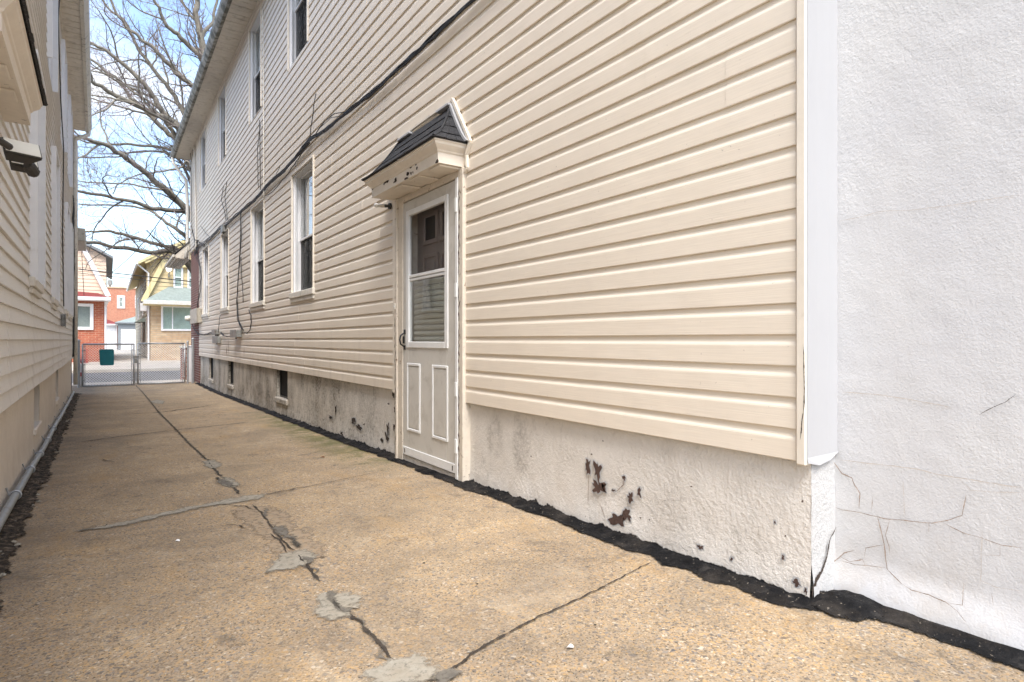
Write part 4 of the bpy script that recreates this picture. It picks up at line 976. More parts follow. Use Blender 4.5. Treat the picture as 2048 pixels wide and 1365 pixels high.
boxon(437.5, 680, 9, 13, .08, 'junction_box', 'greybox', 'small lower grey junction box hanging just above a basement window', 'junction box', 'junction boxes')
boxon(397, 633, 13, 28, .12, 'utility_box', 'boxcream', 'beige utility box at the far corner below the farthest ground-floor window', 'utility box')
boxon(451, 470 - 3 - 8, 4, 14, .07, 'cable_splice', 'greybox', 'narrow grey splice box above the third ground-floor window', 'splice box')
mt_ = thing('electric_meter', (1.98, 19.3, .4), 'grey electric meter with round glass front sticking out near the gate', 'meter')
m_ = MB(); m_.box(1.93, 2.05, 19.15, 19.35, .46, .78, 0, .02); m_.build('meter_box', 'greybox', mt_)
m_ = MB(); m_.tube([(1.93, 19.25, .62), (1.88, 19.25, .62), (1.82, 19.25, .62), (1.80, 19.25, .62)], [.075, .075, .065, .04], 14); m_.build('meter_dial', 'lens', mt_, smooth=True)

# ================================================================== LEFT HOUSE (wall at x=-.49, whole thing turned by .83 degrees at the end)
LX = -.49; PV = Vector((LX, 4.36, 0))
lh = thing('left_house', (LX, 4.36, -1.05), 'house with wavy grey-beige lap siding at the left edge of the photo', 'house'); LEFT.append(lh)
LLOW = [(5.95, 6.85, .47, 2.3), (8.6, 9.5, .47, 2.25), (12.0, 12.9, .47, 2.25), (14.1, 15.0, .47, 2.25)]
LUPP = [(7.9, 9.0, 3.0, 4.45), (10.9, 11.8, 3.0, 4.45), (13.3, 14.4, 3.0, 4.45)]
def wob(y, z): return .010 * ns(y * .55, z * .9, 4) + .004 * ns(y * 1.9, z * 1.3, 8) + .004 * ns(y * .3, z * 7, 2)
m_ = siding(LX - .012, 1, .6, 16.3, -.405, 4.75, .1016, LLOW + LUPP, 'lap', seed=12, wob=wob, panel=3.0)
m_.build('siding', 'siding2', lh)
m_ = MB(); m_.box(LX - .3, LX - 7, .65, 16.25, -1.2, 4.7); m_.box(LX - .02, LX - 7, 16.29, 16.31, -1.2, 4.7); m_.build('wall_core', 'dark', lh)
m_ = MB(); m_.box(LX - .03, LX + .018, 16.29, 16.35, -.42, 4.72, 0, .004); m_.build('corner_post', 'oldwhite', lh)
LB = [(6.75, 7.35, -.8, -.3), (10.2, 10.8, -.84, -.3)]
m_ = merge(gridwall(LX - .03, 1, .6, 16.3, g, -.38, LB, .06, .003, .01)); m_.build('foundation', 'found2', lh, smooth=True)
for a, b, c, d in LB:
    bw = MB(); bw.box(LX - .032, LX - .2, a - .001, a + .01, c, d); bw.box(LX - .032, LX - .2, b - .01, b + .001, c, d); bw.box(LX - .01, LX - .2, a - .03, b + .03, c - .06, c + .004, 0, .01); bo = bw.build('basement_window', 'found2', lh)
    pn = MB(); pn.box(LX - .13, LX - .14, a + .01, b - .01, c + .004, d); pn.build('pane', 'dark', bo)
for H in LLOW: window(lh, LX, 1, H, .05, 'shade', 'oldwhite', 'white', proud=.048)
for H in LUPP: window(lh, LX, 1, H, .05, 'shade', 'oldwhite', 'white', proud=.048, sill=False)
s_ = MB(); yy = .4; LE = LX + .235
while yy < 16.2: s_.box(LE - .002, LX - .1, yy, min(yy + .186, 16.35), 4.70, 4.71, 0, .002); yy += .2
s_.box(LX - .005, LX + .02, 2.5, 16.3, 4.66, 4.698, 0, .004); s_.build('soffit', 'soffit', lh)
gu = MB(); prof = [(LE, 4.84), (LE, 4.68), (LE + .05, 4.675), (LE + .075, 4.72), (LE + .10, 4.76), (LE + .11, 4.83), (LE + .10, 4.835), (LE + .085, 4.78), (LE + .04, 4.70), (LE + .006, 4.70)]
gu.sheet([[(a, y, b) for a, b in prof] for y in [.4 + i * .5 for i in range(32)] + [16.4]]); gu.add([(a, 16.4, b) for a, b in prof[:6]], [tuple(range(6))]); gu.build('gutter', 'gutter2', lh)
ro = MB(); ro.add([(LE + .03, 0.3, 4.86), (LE + .03, 16.4, 4.86), (-5, 16.4, 7.6), (-5, 0.3, 7.6), (LE + .03, 0.3, 4.82), (LE + .03, 16.4, 4.82), (-9, 16.4, 4.8), (-9, 0.3, 4.8)], [(0, 1, 2, 3), (0, 1, 5, 4), (2, 3, 7, 6)]); ro.build('roof', 'darkshingle', lh)
dn = MB(); dn.tube([(LE + .05, 16.28, 4.70), (LE + .05, 16.28, 4.62), (LX + .05, 16.2, 4.45), (LX + .05, 16.2, 4.3), (LX + .05, 16.2, -1.0)], .042, 8); dn.build('downspout', 'oldwhite', lh, smooth=True)
canopy(lh, LX, 1, 3.06, 4.32, 1.225, .12, (3.25, 4.12), .3, ['canopy_paint', 'shingle'])
# lower eave box beyond the left house corner
pr_ = MB(); pr_.box(LX - .3, LX + .05, 16.6, 18.2, 2.30, 2.36, 0, .005); pr_.box(LX - .3, LX + .21, 17.4, 19.3, 2.36, 2.68, 1, .02); pr_.build('porch_eave', ['soffit', 'boxcream'], lh)

sl = thing('security_light', (-.40, 3.55, .80), 'twin security floodlight with dark motion sensor on the left wall below the canopy', 'floodlight')
LEFT.append(sl)
m_ = MB(); m_.tube([(LX + .0, 3.40, .90), (LX + .03, 3.40, .90)], .055, 16); m_.tube([(LX + .03, 3.40, .90), (LX + .06, 3.46, .90), (LX + .10, 3.54, .89)], .016, 8); m_.build('mounting_base', 'darkplastic', sl)
def fl(c, yaw, pitch, wd, hh, dp, par, lensz=.003):
    R = Matrix.Rotation(yaw, 3, 'Z') @ Matrix.Rotation(pitch, 3, 'Y'); c = Vector(c)
    def T(mm):
        mm.v = [tuple(c + R @ Vector(p)) for p in mm.v]; return mm
    a = MB()
    A = [(-dp, -wd * .3, -hh * .3), (-dp, wd * .3, -hh * .3), (-dp, wd * .3, hh * .3), (-dp, -wd * .3, hh * .3)]; B_ = [(0, -wd / 2, -hh / 2), (0, wd / 2, -hh / 2), (0, wd / 2, hh / 2), (0, -wd / 2, hh / 2)]
    a.add(A + B_, [(0, 1, 2, 3), (0, 1, 5, 4), (1, 2, 6, 5), (2, 3, 7, 6), (3, 0, 4, 7)]); a.box(0, .012, -wd / 2, wd / 2, -hh / 2, hh / 2, 0, .003)
    h = T(a).build('lamp_head', 'darkplastic', par)
    b = MB(); b.box(.012, .0155, -wd * .46, wd * .46, -hh * .44, hh * .44, 0, .001); T(b).build('lens', 'lens', h)
SECPOS = [onX(38, 298, -.36), onX(62, 330, -.37)]
fl(SECPOS[0] + Vector((0, 0, 0)), radians(-68), radians(-28), .15, .085, .07, sl)
fl(Vector((-.375, 3.95, .93)), radians(-68), radians(-28), .12, .08, .06, sl)
m_ = MB(); c = onX(58, 338, -.34)
m_.tube([c + Vector((0, -.06, .045)), c + Vector((0, -.03, .02)), c], [.009, .009, .014], 8)
m_.tube([c + Vector((-.01, -.03, .015)), c + Vector((-.005, -.015, .01)), c + Vector((.01, .02, -.012)), c + Vector((.014, .03, -.016))], [.018, .030, .030, .022], 10)
m_.build('motion_sensor', 'darkplastic', sl)
# conduit along the foot of the left wall
cp_ = thing('conduit_pipe', (LX + .04, 9, -1.1), 'long grey plastic conduit strapped along the foot of the left wall', 'pipe'); LEFT.append(cp_)
m_ = MB(); pts = [(LX + .02 + .004 * ns(y * .6, 2), y, g(y) + .065 + .01 * ns(y * .5, 8)) for y in [0.8 + i * .4 for i in range(39)]]
m_.tube(pts, .022, 12); m_.build('pipe', 'pipe', cp_, smooth=True)
for y in [3.2, 4.72, 5.7, 6.6, 7.6, 8.6, 9.8, 11, 12.4, 14]:
    s_ = MB(); z = g(y) + .065 + .01 * ns(y * .5, 8); x = LX + .02 + .004 * ns(y * .6, 2)
    s_.tube([(x + .0 + cos(a) * .027, y, z + sin(a) * .027) for a in [radians(q) for q in range(-80, 181, 20)]] + [(LX - .025, y, z + .05)], .006, 5); s_.build('strap', 'galv', cp_)
# cables down the far end of the left wall
m_ = MB()
for q in range(4):
    pts = [(LX + .03 + .02 * ns(i * .5, q), 15.2 + .25 * q + .12 * ns(i * .35, q * 3), 3.0 - i * .16) for i in range(22)]
    m_.tube(pts, .009, 5)
LEFT.append(tag(m_.build('wall_cables', 'rubber', smooth=True), 'dark cables straggling down the far end of the left house wall', 'cable'))
m_ = MB(); m_.box(LX + .0, LX + .05, 10.9, 11.08, .2, .38, 0, .008); m_.box(LX + .05, LX + .056, 10.89, 11.09, .19, .39, 0, .003)
LEFT.append(tag(m_.build('utility_box', 'greybox'), 'small grey utility box on the left house wall just below the windows', 'utility box'))
m_ = MB()
pts = [(LX + .05, 9.6, 4.7), (LX + .04, 9.2, 4.0), (LX + .04, 9.8, 3.2), (LX + .05, 10.4, 2.7), (LX + .03, 10.6, 1.5), (LX + .03, 11.0, .5)]
m_.tube(pts, .007, 5); LEFT.append(tag(m_.build('thin_cable', 'rubber'), 'single thin cable crossing the left wall from the eave down to the grey box', 'cable'))

# ================================================================== GATE
GY = 18.5
def leaf(xa, xb, zb_, zt_, label, hinge_left):
    t = thing('chain_link_gate', ((xa + xb) / 2, GY, zb_), label, 'gate', 'alley gate leaves')
    f = MB(); r = .021
    f.tube([(xa, GY, zb_), (xa, GY, zt_)], r, 10); f.tube([(xb, GY, zb_), (xb, GY, zt_)], r, 10); f.tube([(xa, GY, zt_), (xb, GY, zt_)], r, 10); f.tube([(xa, GY, zb_), (xb, GY, zb_)], r, 10)
    f.build('frame', 'galv', t, smooth=True)
    m = MB(); s = .062; n = int((xb - xa + zt_ - zb_) / s) + 1
    for d in (1, -1):
        for i in range(-n, n * 2):
            # lines z = zb + d*(x - x0)
            x0 = xa + i * s; seg = []
            if d == 1:
                u0 = max(xa, x0); u1 = min(xb, x0 + (zt_ - zb_))
                if u1 - u0 < .01: continue
                seg = [(u0, GY + .004, zb_ + (u0 - x0)), (u1, GY + .004, zb_ + (u1 - x0))]
            else:
                u0 = max(xa, x0 - (zt_ - zb_)); u1 = min(xb, x0)
                if u1 - u0 < .01: continue
                seg = [(u0, GY - .004, zb_ + (x0 - u0)), (u1, GY - .004, zb_ + (x0 - u1))]
            m.tube(seg, .0045, 3, caps=False)
    m.build('wire_mesh', 'galvwire', t)
    for xx, v in ((xb - .05, xb), (xa + .05, xa)):
        tb = MB(); tb.tube([(xx, GY, zb_), (xx, GY, zt_ - .02)], .009, 6)
        for z in (zb_ + .15, zb_ + .55, zt_ - .15): tb.box(min(xx, v) - .012, max(xx, v) + .012, GY - .026, GY + .026, z - .012, z + .012, 0, .003)
        tb.build('tension_bar', 'galv', t)
    return t
GZ = g(GY)
leaf(-.555, .545, GZ + .03, -.115, 'left chain-link gate leaf, the one carrying the teal panel', True)
rl = leaf(.635, 1.73, GZ + .04, -.10, 'right chain-link gate leaf nearest the brick wall', False)
def post(x, zt, label, y=GY + .0, r=.03):
    m = MB(); z0 = g(GY) - .05; m.tube([(x, y, z0), (x, y, zt - .02)], r, 12)
    m.tube([(x, y, zt - .02), (x, y, zt), (x, y, zt + .02), (x, y, zt + .03)], [r * 1.25, r * 1.25, r * .8, .004], 12)
    tag(m.build('gate_post', 'galv', smooth=False), label, 'gate post', 'gate posts')
post(-.63, -.02, 'left gate post beside the grey left house')
post(1.80, -.05, 'thinner gate post hinging the right gate leaf', r=.024)
post(1.93, .03, 'taller thick gate post against the dark brick wall', r=.034)
m_ = MB(); m_.tube([(.59, GY - .03, GZ - .02), (.59, GY - .03, -.42)], .010, 6); m_.box(.53, .66, GY - .045, GY - .022, -.47, -.43, 0, .006); m_.box(.56, .625, GY - .055, GY + .03, -.62, -.50, 0, .01); m_.tube([(.64, GY - .04, -.40), (.72, GY - .05, -.37), (.80, GY - .05, -.42)], .008, 6)
tag(m_.build('gate_latch', 'greybox'), 'steel latch with drop rod between the two gate leaves', 'latch')
a = onY(198, 699, GY - .05); b = onY(228, 731, GY - .05); m_ = MB(); pts = []
w_, h_ = (b.x - a.x), (a.z - b.z); cx_, cz_ = (a.x + b.x) / 2, (a.z + b.z) / 2; rr_ = .035
for sx, sz, a0 in ((1, 1, 0), (-1, 1, 90), (-1, -1, 180), (1, -1, 270)):
    for q in range(0, 91, 30):
        an = radians(a0 + q); pts.append((cx_ + sx * (w_ / 2 - rr_) + rr_ * cos(an) - (.02 if sz < 0 and sx < 0 else 0) * -1, cz_ + sz * (h_ / 2 - rr_) + rr_ * sin(an)))
m_.prism(pts, 'y', GY - .045, GY - .035)
for u in (-.12, .12): m_.tube([(cx_ + u, GY - .05, cz_ + h_ / 2 - .03), (cx_ + u, GY - .02, cz_ + h_ / 2 - .01)], .006, 6, 1)
tag(m_.build('teal_panel', ['teal', 'galv']), 'blank teal plastic panel hung on the left gate leaf', 'panel')
# brick pier and white post behind the gate at right
m_ = MB(); m_.box(1.80, 2.0, 20.35, 20.55, -1.25, -.25, 0, .004); m_.box(1.77, 2.03, 20.32, 20.58, -.25, -.19, 1, .01); tag(m_.build('brick_pier', [brick('pier_brick', (.2, .045, .03), (.3, .08, .05), (.45, .38, .3), 1., 'x'), 'oldwhite']), 'short dark red brick pier with pale cap just beyond the right gate leaf', 'pier')
m_ = MB(); m_.box(1.76 + .12, 1.96 + .04, 19.2, 19.32, -1.24, -.2, 0, .01); m_.box(1.86, 2.02, 19.18, 19.34, -.2, -.16, 0, .01); m_.box(1.87, 2.01, 19.19, 19.33, -1.24, -1.1, 0, .01); tag(m_.build('white_post', 'white'), 'white square post between the thick gate post and the brick wall', 'post')
# bits behind left post
m_ = MB(); m_.box(-.66, -.54, 18.9, 19.05, -1.22, -.62, 0, .02); m_.box(-.68, -.52, 18.88, 19.07, -.6, -.5, 1, .03); m_.box(-.64, -.56, 18.85, 18.9, -.95, -.85, 1, .01)
tag(m_.build('plastic_bottle_stack', ['white', 'redwhite']), 'small white and red plastic container behind the left gate post', 'container')

# ================================================================== ACROSS THE STREET
def clap(mb_, poly, Y, e, mi=0, axis='y', dpt=.02, sgn=-1):
    """clapboards clipped to a convex polygon in (u,z)"""
    zs_ = [p[1] for p in poly]; z = min(zs_); zt = max(zs_)
    def clipz(P, lim, keep_above):
        o = []
        for i, a in enumerate(P):
            b = P[(i + 1) % len(P)]; ia = (a[1] >= lim) == keep_above or a[1] == lim; ib = (b[1] >= lim) == keep_above or b[1] == lim
            if ia: o.append(a)
            if ia != ib: t = (lim - a[1]) / (b[1] - a[1]); o.append((a[0] + t * (b[0] - a[0]), lim))
        return o
    while z < zt - 1e-4:
        P = clipz(clipz(poly, z, True), min(z + e, zt), False)
        if len(P) > 2:
            f = lambda u, zz: (u, Y + sgn * dpt * (1 - (zz - z) / e), zz) if axis == 'y' else (Y + sgn * dpt * (1 - (zz - z) / e), u, zz)
            mb_.add([f(u, zz) for u, zz in P], [tuple(range(len(P)))], mi)
            us = [u for u, zz in P if abs(zz - z) < 1e-6]
            if len(us) >= 2:
                u0, u1 = min(us), max(us)
                q = [(u0, Y + sgn * dpt, z), (u1, Y + sgn * dpt, z), (u1, Y, z - .001), (u0, Y, z - .001)]
                if axis == 'x': q = [(b, a, c) for a, b, c in q]
                mb_.add(q, [(0, 1, 2, 3)], mi)
        z += e
def fwin(par, x0, x1, z0, z1, Y, frame='white', cur='sage', bars=(), cross=False, fw=.08):
    m = MB(); m.box(x0, x0 + fw, Y - .05, Y + .05, z0, z1, 0, .008); m.box(x1 - fw, x1, Y - .05, Y + .05, z0, z1, 0, .008); m.box(x0 + fw, x1 - fw, Y - .05, Y + .05, z0, z0 + fw, 0, .008); m.box(x0 + fw, x1 - fw, Y - .05, Y + .05, z1 - fw, z1, 0, .008)
    for b in bars: m.box(b - .025, b + .025, Y - .04, Y + .04, z0 + fw, z1 - fw, 0, .006)
    if cross: m.box(x0 + fw, x1 - fw, Y - .045, Y + .04, (z0 + z1) / 2 - .025, (z0 + z1) / 2 + .025, 0, .006)
    r = m.build('window', frame, par)
    p = MB(); p.box(x0 + fw, x1 - fw, Y - .005, Y, z0 + fw, z1 - fw); p.build('pane', 'glass', r)
    c = MB(); n_ = max(10, int((x1 - x0) / .05)); c.sheet([[(lerp(x0 + fw, x1 - fw, i / n_), Y + .010 + .004 * sin(i * 1.7), z) for z in (z0 + fw, z1 - fw)] for i in range(n_ + 1)]); c.build('curtain', cur, r, smooth=True)
    return r
HY_ = 33.0
def q33(px, py, Y=HY_): p = onY(px, py, Y); return (p.x, p.z)
def bar(mb_, a, b, wd, y0, y1, mi=0):
    d = Vector((b[0] - a[0], b[1] - a[1])).normalized() * wd / 2; n = (-d.y, d.x)
    mb_.prism([(a[0] + n[0], a[1] + n[1]), (b[0] + n[0], b[1] + n[1]), (b[0] - n[0], b[1] - n[1]), (a[0] - n[0], a[1] - n[1])], 'y', y0, y1, mi)
# --- red brick house with peach upper floor
rh = thing('brick_house', (-3, 36, -1.0), 'house across the street with red brick ground floor and peach siding above', 'house')
xr = q33(208, 700)[0]; ze = q33(208, 603)[1]
m_ = MB(); m_.box(-8, xr, HY_, 45, -1.05, ze + .2); m_.build('brick_wall', 'brickred', rh)
x1_ = q33(212, 550)[0]
m_ = MB(); A = q33(216, 513); B = q33(177, 492)
clap(m_, [(-8, ze + .2), (x1_, ze + .2), (x1_, A[1]), (B[0], B[1]), (-2.2, B[1] + .45), (-8, B[1])], HY_ + .6, .17)
m_.box(-8, x1_, HY_ + .61, 45, ze + .2, A[1]); m_.build('upper_wall', 'peach', rh)
m_ = MB(); m_.prism([(A[0] + .2, A[1] - .05), (B[0], B[1] + .02), (-2.2, B[1] + .5), (-2.2, B[1] + .62), (B[0], B[1] + .14), (A[0] + .2, A[1] + .05)], 'y', HY_ + .3, 45.2); m_.build('roof', 'greywall', rh)
m_ = MB(); bar(m_, q33(167, 496), q33(217, 592), .2, HY_ + .45, HY_ + .56); m_.build('rake_board', 'white', rh)
m_ = MB(); e0 = q33(222, 598); zr = q33(150, 572)[1]
m_.add([(-8, HY_ - .5, e0[1]), (e0[0], HY_ - .5, e0[1]), (e0[0] - .5, HY_ + .6, e0[1] + .28), (-8, HY_ + .6, zr + .2), (-2.3, HY_ + .6, zr + .12), (-8, HY_ - .5, e0[1] - .0)], [(0, 1, 2, 4, 3)]); m_.build('porch_roof', 'redshingle', rh)
m_ = MB(); m_.box(-8, e0[0], HY_ - .62, HY_ - .5, e0[1] - .12, e0[1] + .03, 0, .01); m_.box(-8, e0[0] - .02, HY_ - .5, HY_ + .1, e0[1] - .14, e0[1] - .09, 0, .004); m_.build('porch_gutter', 'white', rh)
a = q33(151, 660); b = q33(187, 606); fwin(rh, a[0] - .9, b[0], a[1], b[1] - .05, HY_ - .02, cur='shade', bars=(a[0] + .05,), fw=.13)
m_ = MB(); m_.tube([(xr + .06, HY_ - .06, ze), (xr + .06, HY_ - .06, -1.0)], .045, 8); m_.tube([(e0[0] - .1, HY_ - .5, e0[1] - .1), (xr + .06, HY_ - .06, e0[1] - .35)], .045, 8); m_.build('downspout', 'white', rh)
m_ = MB(); m_.box(xr + .002, xr + .03, HY_ + .7, HY_ + 1.6, .5, 1.6, 0, .01); m_.build('side_window', 'white', rh)
# red steps / rail in front
rs = thing('step_railing', (-1.3, 32, -1.0), 'small red metal railing and step in front of the red brick house', 'railing')
m_ = MB(); P0 = q33(163, 700, 32); P1 = q33(176, 733, 32)
for i in range(5): x = lerp(P0[0], P1[0], i / 4); m_.tube([(x, 32, P1[1] + .1), (x, 32, P0[1])], .014, 6)
m_.tube([(P0[0] - .02, 32, P0[1]), (P1[0] + .02, 32, P0[1])], .02, 6); m_.build('rail', 'redpaint', rs)
m_ = MB(); m_.box(P0[0] - .3, P1[0] + .12, 31.9, 32.6, P1[1] - .1, P1[1] + .12, 0, .01); m_.box(P0[0] - .3, P1[0] - .02, 32.3, 32.9, P1[1] + .12, P1[1] + .3, 0, .01); m_.build('step', 'redpaint', rs)

# --- yellow house
yh = thing('yellow_house', (4.5, 38, -1.0), 'house across the street with yellow gambrel siding, tan stone ground floor and satellite dish', 'house')
xl = q33(301, 700)[0]; zs = q33(301, 606)[1]
m_ = MB(); m_.box(xl, 9, HY_, HY_ + .3, -1.05, zs + .1); m_.build('stone_wall', 'stone', yh)
m_ = MB(); E0 = q33(290, 524); AP = q33(367, 486)
clap(m_, [(HY_ + .3, -.9), (52, -.9), (52, E0[1]), (HY_ + .3, E0[1])], xl - .0, .2, axis='x', dpt=.025); m_.box(xl + .01, 9, HY_ + .62, 52, -1, E0[1] - .05); m_.build('side_wall', 'tansiding', yh)
m_ = MB(); xu = q33(304, 560)[0]
clap(m_, [(xu - .2, zs + .1), (9, zs + .1), (9, E0[1]), (AP[0] + .6, AP[1]), (AP[0], AP[1]), (xu - .2, E0[1])], HY_ + .5, .19); m_.build('upper_wall', 'yellow', yh)
m_ = MB(); bar(m_, q33(287, 603), q33(338, 505), .22, HY_ + .33, HY_ + .45); bar(m_, q33(289, 523), q33(367, 486), .2, HY_ + .1, HY_ + .3); bar(m_, q33(345, 530), q33(400, 534), .1, HY_ + .3, HY_ + .42); m_.build('rake_board', 'yellowtrim', yh)
m_ = MB(); m_.prism([(E0[0] - .28, E0[1] - .12), (AP[0], AP[1] + .02), (9, E0[1] + .6), (9, E0[1] + .72), (AP[0], AP[1] + .16), (E0[0] - .28, E0[1] + .02)], 'y', HY_ + .05, 52.3); m_.build('roof', 'yellowtrim', yh)
m_ = MB(); m_.box(E0[0] - .36, E0[0] - .28, HY_ + .0, 52.3, E0[1] - .14, E0[1] - .02, 0, .01); m_.tube([(E0[0] - .3, HY_ + .3, E0[1] - .1), (xl - .06, HY_ + .4, E0[1] - .5), (xl - .06, HY_ + .4, zs)], .04, 8); m_.build('gutter', 'white', yh)
m_ = MB(); e1 = q33(286, 603); t1 = q33(330, 582)
m_.add([(e1[0], HY_ - .6, e1[1]), (9, HY_ - .6, e1[1]), (9, HY_ + .5, t1[1] + .25), (t1[0] + .2, HY_ + .5, t1[1] + .25), (e1[0], HY_ + .5, e1[1] + .02)], [(0, 1, 2, 3), (0, 3, 4)]); m_.build('porch_roof', 'greenshingle', yh)
m_ = MB(); m_.box(e1[0] - .02, 9, HY_ - .72, HY_ - .6, e1[1] - .16, e1[1] + .03, 0, .01); m_.box(e1[0], 9, HY_ - .6, HY_ + .0, e1[1] - .2, e1[1] - .14, 1, .004); m_.build('porch_gutter', ['oldwhite', 'yellowtrim'], yh)
a = q33(322, 662); b = q33(395, 613); xm = q33(345, 640)[0]; fwin(yh, a[0], b[0] + .3, a[1], b[1], HY_ - .02, bars=(xm,), cur='sage', fw=.09)
a = q33(346, 579); b = q33(376, 533); fwin(yh, a[0] + .05, q33(368, 560)[0], a[1] + .1, b[1], HY_ + .45, cross=True, cur='sage'); fwin(yh, q33(377, 560)[0], q33(377, 560)[0] + .8, a[1] + .1, b[1], HY_ + .45, cross=True, cur='sage')
for yy_, z0_, z1_ in ((35.0, 1.4, 2.8), (40.0, 1.4, 2.8), (46, 1.4, 2.8), (36.0, -.2, 1.2), (39.0, -.2, 1.2), (42.0, -.2, 1.2)):
    m_ = MB(); m_.box(xl - .05, xl + .02, yy_, yy_ + .9, z0_, z1_, 0, .01); w0 = m_.build('side_window', 'white' if z0_ > 1 else 'oldwhite', yh); m_ = MB(); m_.box(xl - .054, xl - .0505, yy_ + .1, yy_ + .8, z0_ + .1, z1_ - .1); m_.build('pane', 'shade', w0)
m_ = MB(); m_.tube([(xl - .07, HY_ + .12, e1[1] - .2), (xl - .07, HY_ + .12, -1.0)], .045, 8); m_.build('downspout', 'white', yh)
m_ = MB(); m_.prism([(xl - .5, .95), (xl, 1.25), (xl, .95)], 'y', 37, 39); m_.build('side_awning', 'greenshingle', yh)
m_ = MB(); m_.box(xl - .35, xl - .06, 34.9, 35.5, 1.45, 1.85, 0, .02)
for i in range(6): m_.box(xl - .355, xl - .345, 34.95, 35.45, 1.5 + i * .055, 1.52 + i * .055, 1)
tag(m_.build('air_conditioner', ['white', 'greybox']), 'white window air conditioner on the side wall of the yellow house', 'air conditioner')
sdh = thing('satellite_dish', (*onY(339, 545, HY_ + .3)[:2], onY(339, 550, HY_ + .3)[2]), 'round white satellite dish on the front of the yellow house', 'satellite dish')
c = onY(339, 537, HY_ + .05); m_ = MB(); ax = Vector((-.45, -.8, .25)).normalized(); u = ax.cross(Vector((0, 0, 1))).normalized(); v = ax.cross(u)
rows = [[c + (u * cos(t) * .15 * r + v * sin(t) * .21 * r) + ax * .04 * r * r for t in [2 * pi * q / 20 for q in range(21)]] for r in (.02, .35, .7, 1.)]; m_.sheet(rows); m_.build('dish', 'white', sdh, smooth=True)
m_ = MB(); m_.tube([c, c - ax * .12, c + Vector((0, .35, -.3))], .02, 6); m_.tube([c + v * .2, c + ax * .2], .01, 5); m_.box(c.x - .03, c.x + .03, c.y + .3, c.y + .46, c.z - .4, c.z - .2, 0, .005); m_.build('bracket', 'greybox', sdh)

# --- garages and the far brick building
def garage(px0, px1, pyt, pyb, dx0, dx1, dyt, Y, wallm, roofm, label, ridge, hip=True):
    a = onY(px0, pyb, Y); b = onY(px1, pyt, Y); t = thing('garage', ((a.x + b.x) / 2, Y + 3, -1.0), label, 'garage', 'garages behind the houses')
    d0 = onY(dx0, dyt, Y); d1 = onY(dx1, dyt, Y)
    m = MB(); m.box(a.x, d0.x, Y, Y + .15, -1.0, b.z, 0); m.box(d1.x, b.x, Y, Y + .15, -1.0, b.z, 0); m.box(d0.x, d1.x, Y, Y + .15, d0.z, b.z, 0); m.box(a.x, b.x, Y + .2, Y + 6, -1.0, b.z - .02, 0); m.build('wall', wallm, t)
    m = MB(); n_ = 7
    for i in range(n_): z0 = lerp(-.995, d0.z, i / n_); z1 = lerp(-.995, d0.z, (i + 1) / n_); m.box(d0.x + .02, d1.x - .02, Y + .05, Y + .09, z0 + .008, z1 - .008, 0, .012)
    m.build('garage_door', 'white', t)
    m = MB(); e = .25; rx = onY(ridge[0], ridge[1], Y + 2)
    m.add([(a.x - e, Y - e, b.z), (b.x + e, Y - e, b.z), (b.x + e, Y + 6, b.z), (a.x - e, Y + 6, b.z), (rx.x, Y + 2, rx.z), (rx.x, Y + 4, rx.z)], [(0, 1, 4), (1, 2, 5, 4), (2, 3, 5), (3, 0, 4, 5), (0, 1, 2, 3)])
    m.build('roof', roofm, t)
    m = MB(); m.box(a.x - e, b.x + e, Y - e - .03, Y - e, b.z - .12, b.z + .02, 0, .01); m.build('fascia', 'white' if wallm != 'greywall' else 'greywall', t)
garage(236, 306, 646, 700, 241, 300, 658, 68, 'greywall', 'greenshingle', 'grey-walled garage with white panelled door and pale grey hip roof', (290, 628))
garage(196, 234, 649, 700, 206, 232, 655, 70, 'white', 'redshingle', 'white garage with red roof beside the grey-walled garage', (206, 636))
bb = thing('brick_building', (0, 92, -1.0), 'flat-roofed orange brick building standing farthest away between the two houses', 'building')
Yb = 90.0; a = onY(150, 700, Yb); b = onY(330, 581, Yb)
m_ = MB(); m_.box(a.x, b.x, Yb, Yb + 8, -1.0, b.z); m_.build('wall', 'brickorange', bb)
m_ = MB(); m_.box(a.x, b.x, Yb - .1, Yb + 8, b.z, b.z + .18, 0, .02); m_.build('parapet', 'stone', bb)
for p0, p1 in ((234, 250), (270, 284)):
    A_ = onY(p0, 617, Yb); B_ = onY(p1, 592, Yb); fwin(bb, A_.x, B_.x, A_.z, B_.z, Yb - .05, cross=True, cur='shade', fw=.25)
m_ = MB(); c = onY(220, 575, Yb + 1); m_.tube([(c.x, Yb + 1, b.z), (c.x, Yb + 1, c.z + .5)], .12, 8); m_.tube([(c.x, Yb + 1, c.z + .3), (c.x, Yb + 1, c.z + .9)], [.3, .28], 10); m_.tube([(c.x, Yb + 1, c.z + .9), (c.x, Yb + 1, c.z + 3.6)], .05, 5); m_.build('roof_vent', 'greybox', bb)

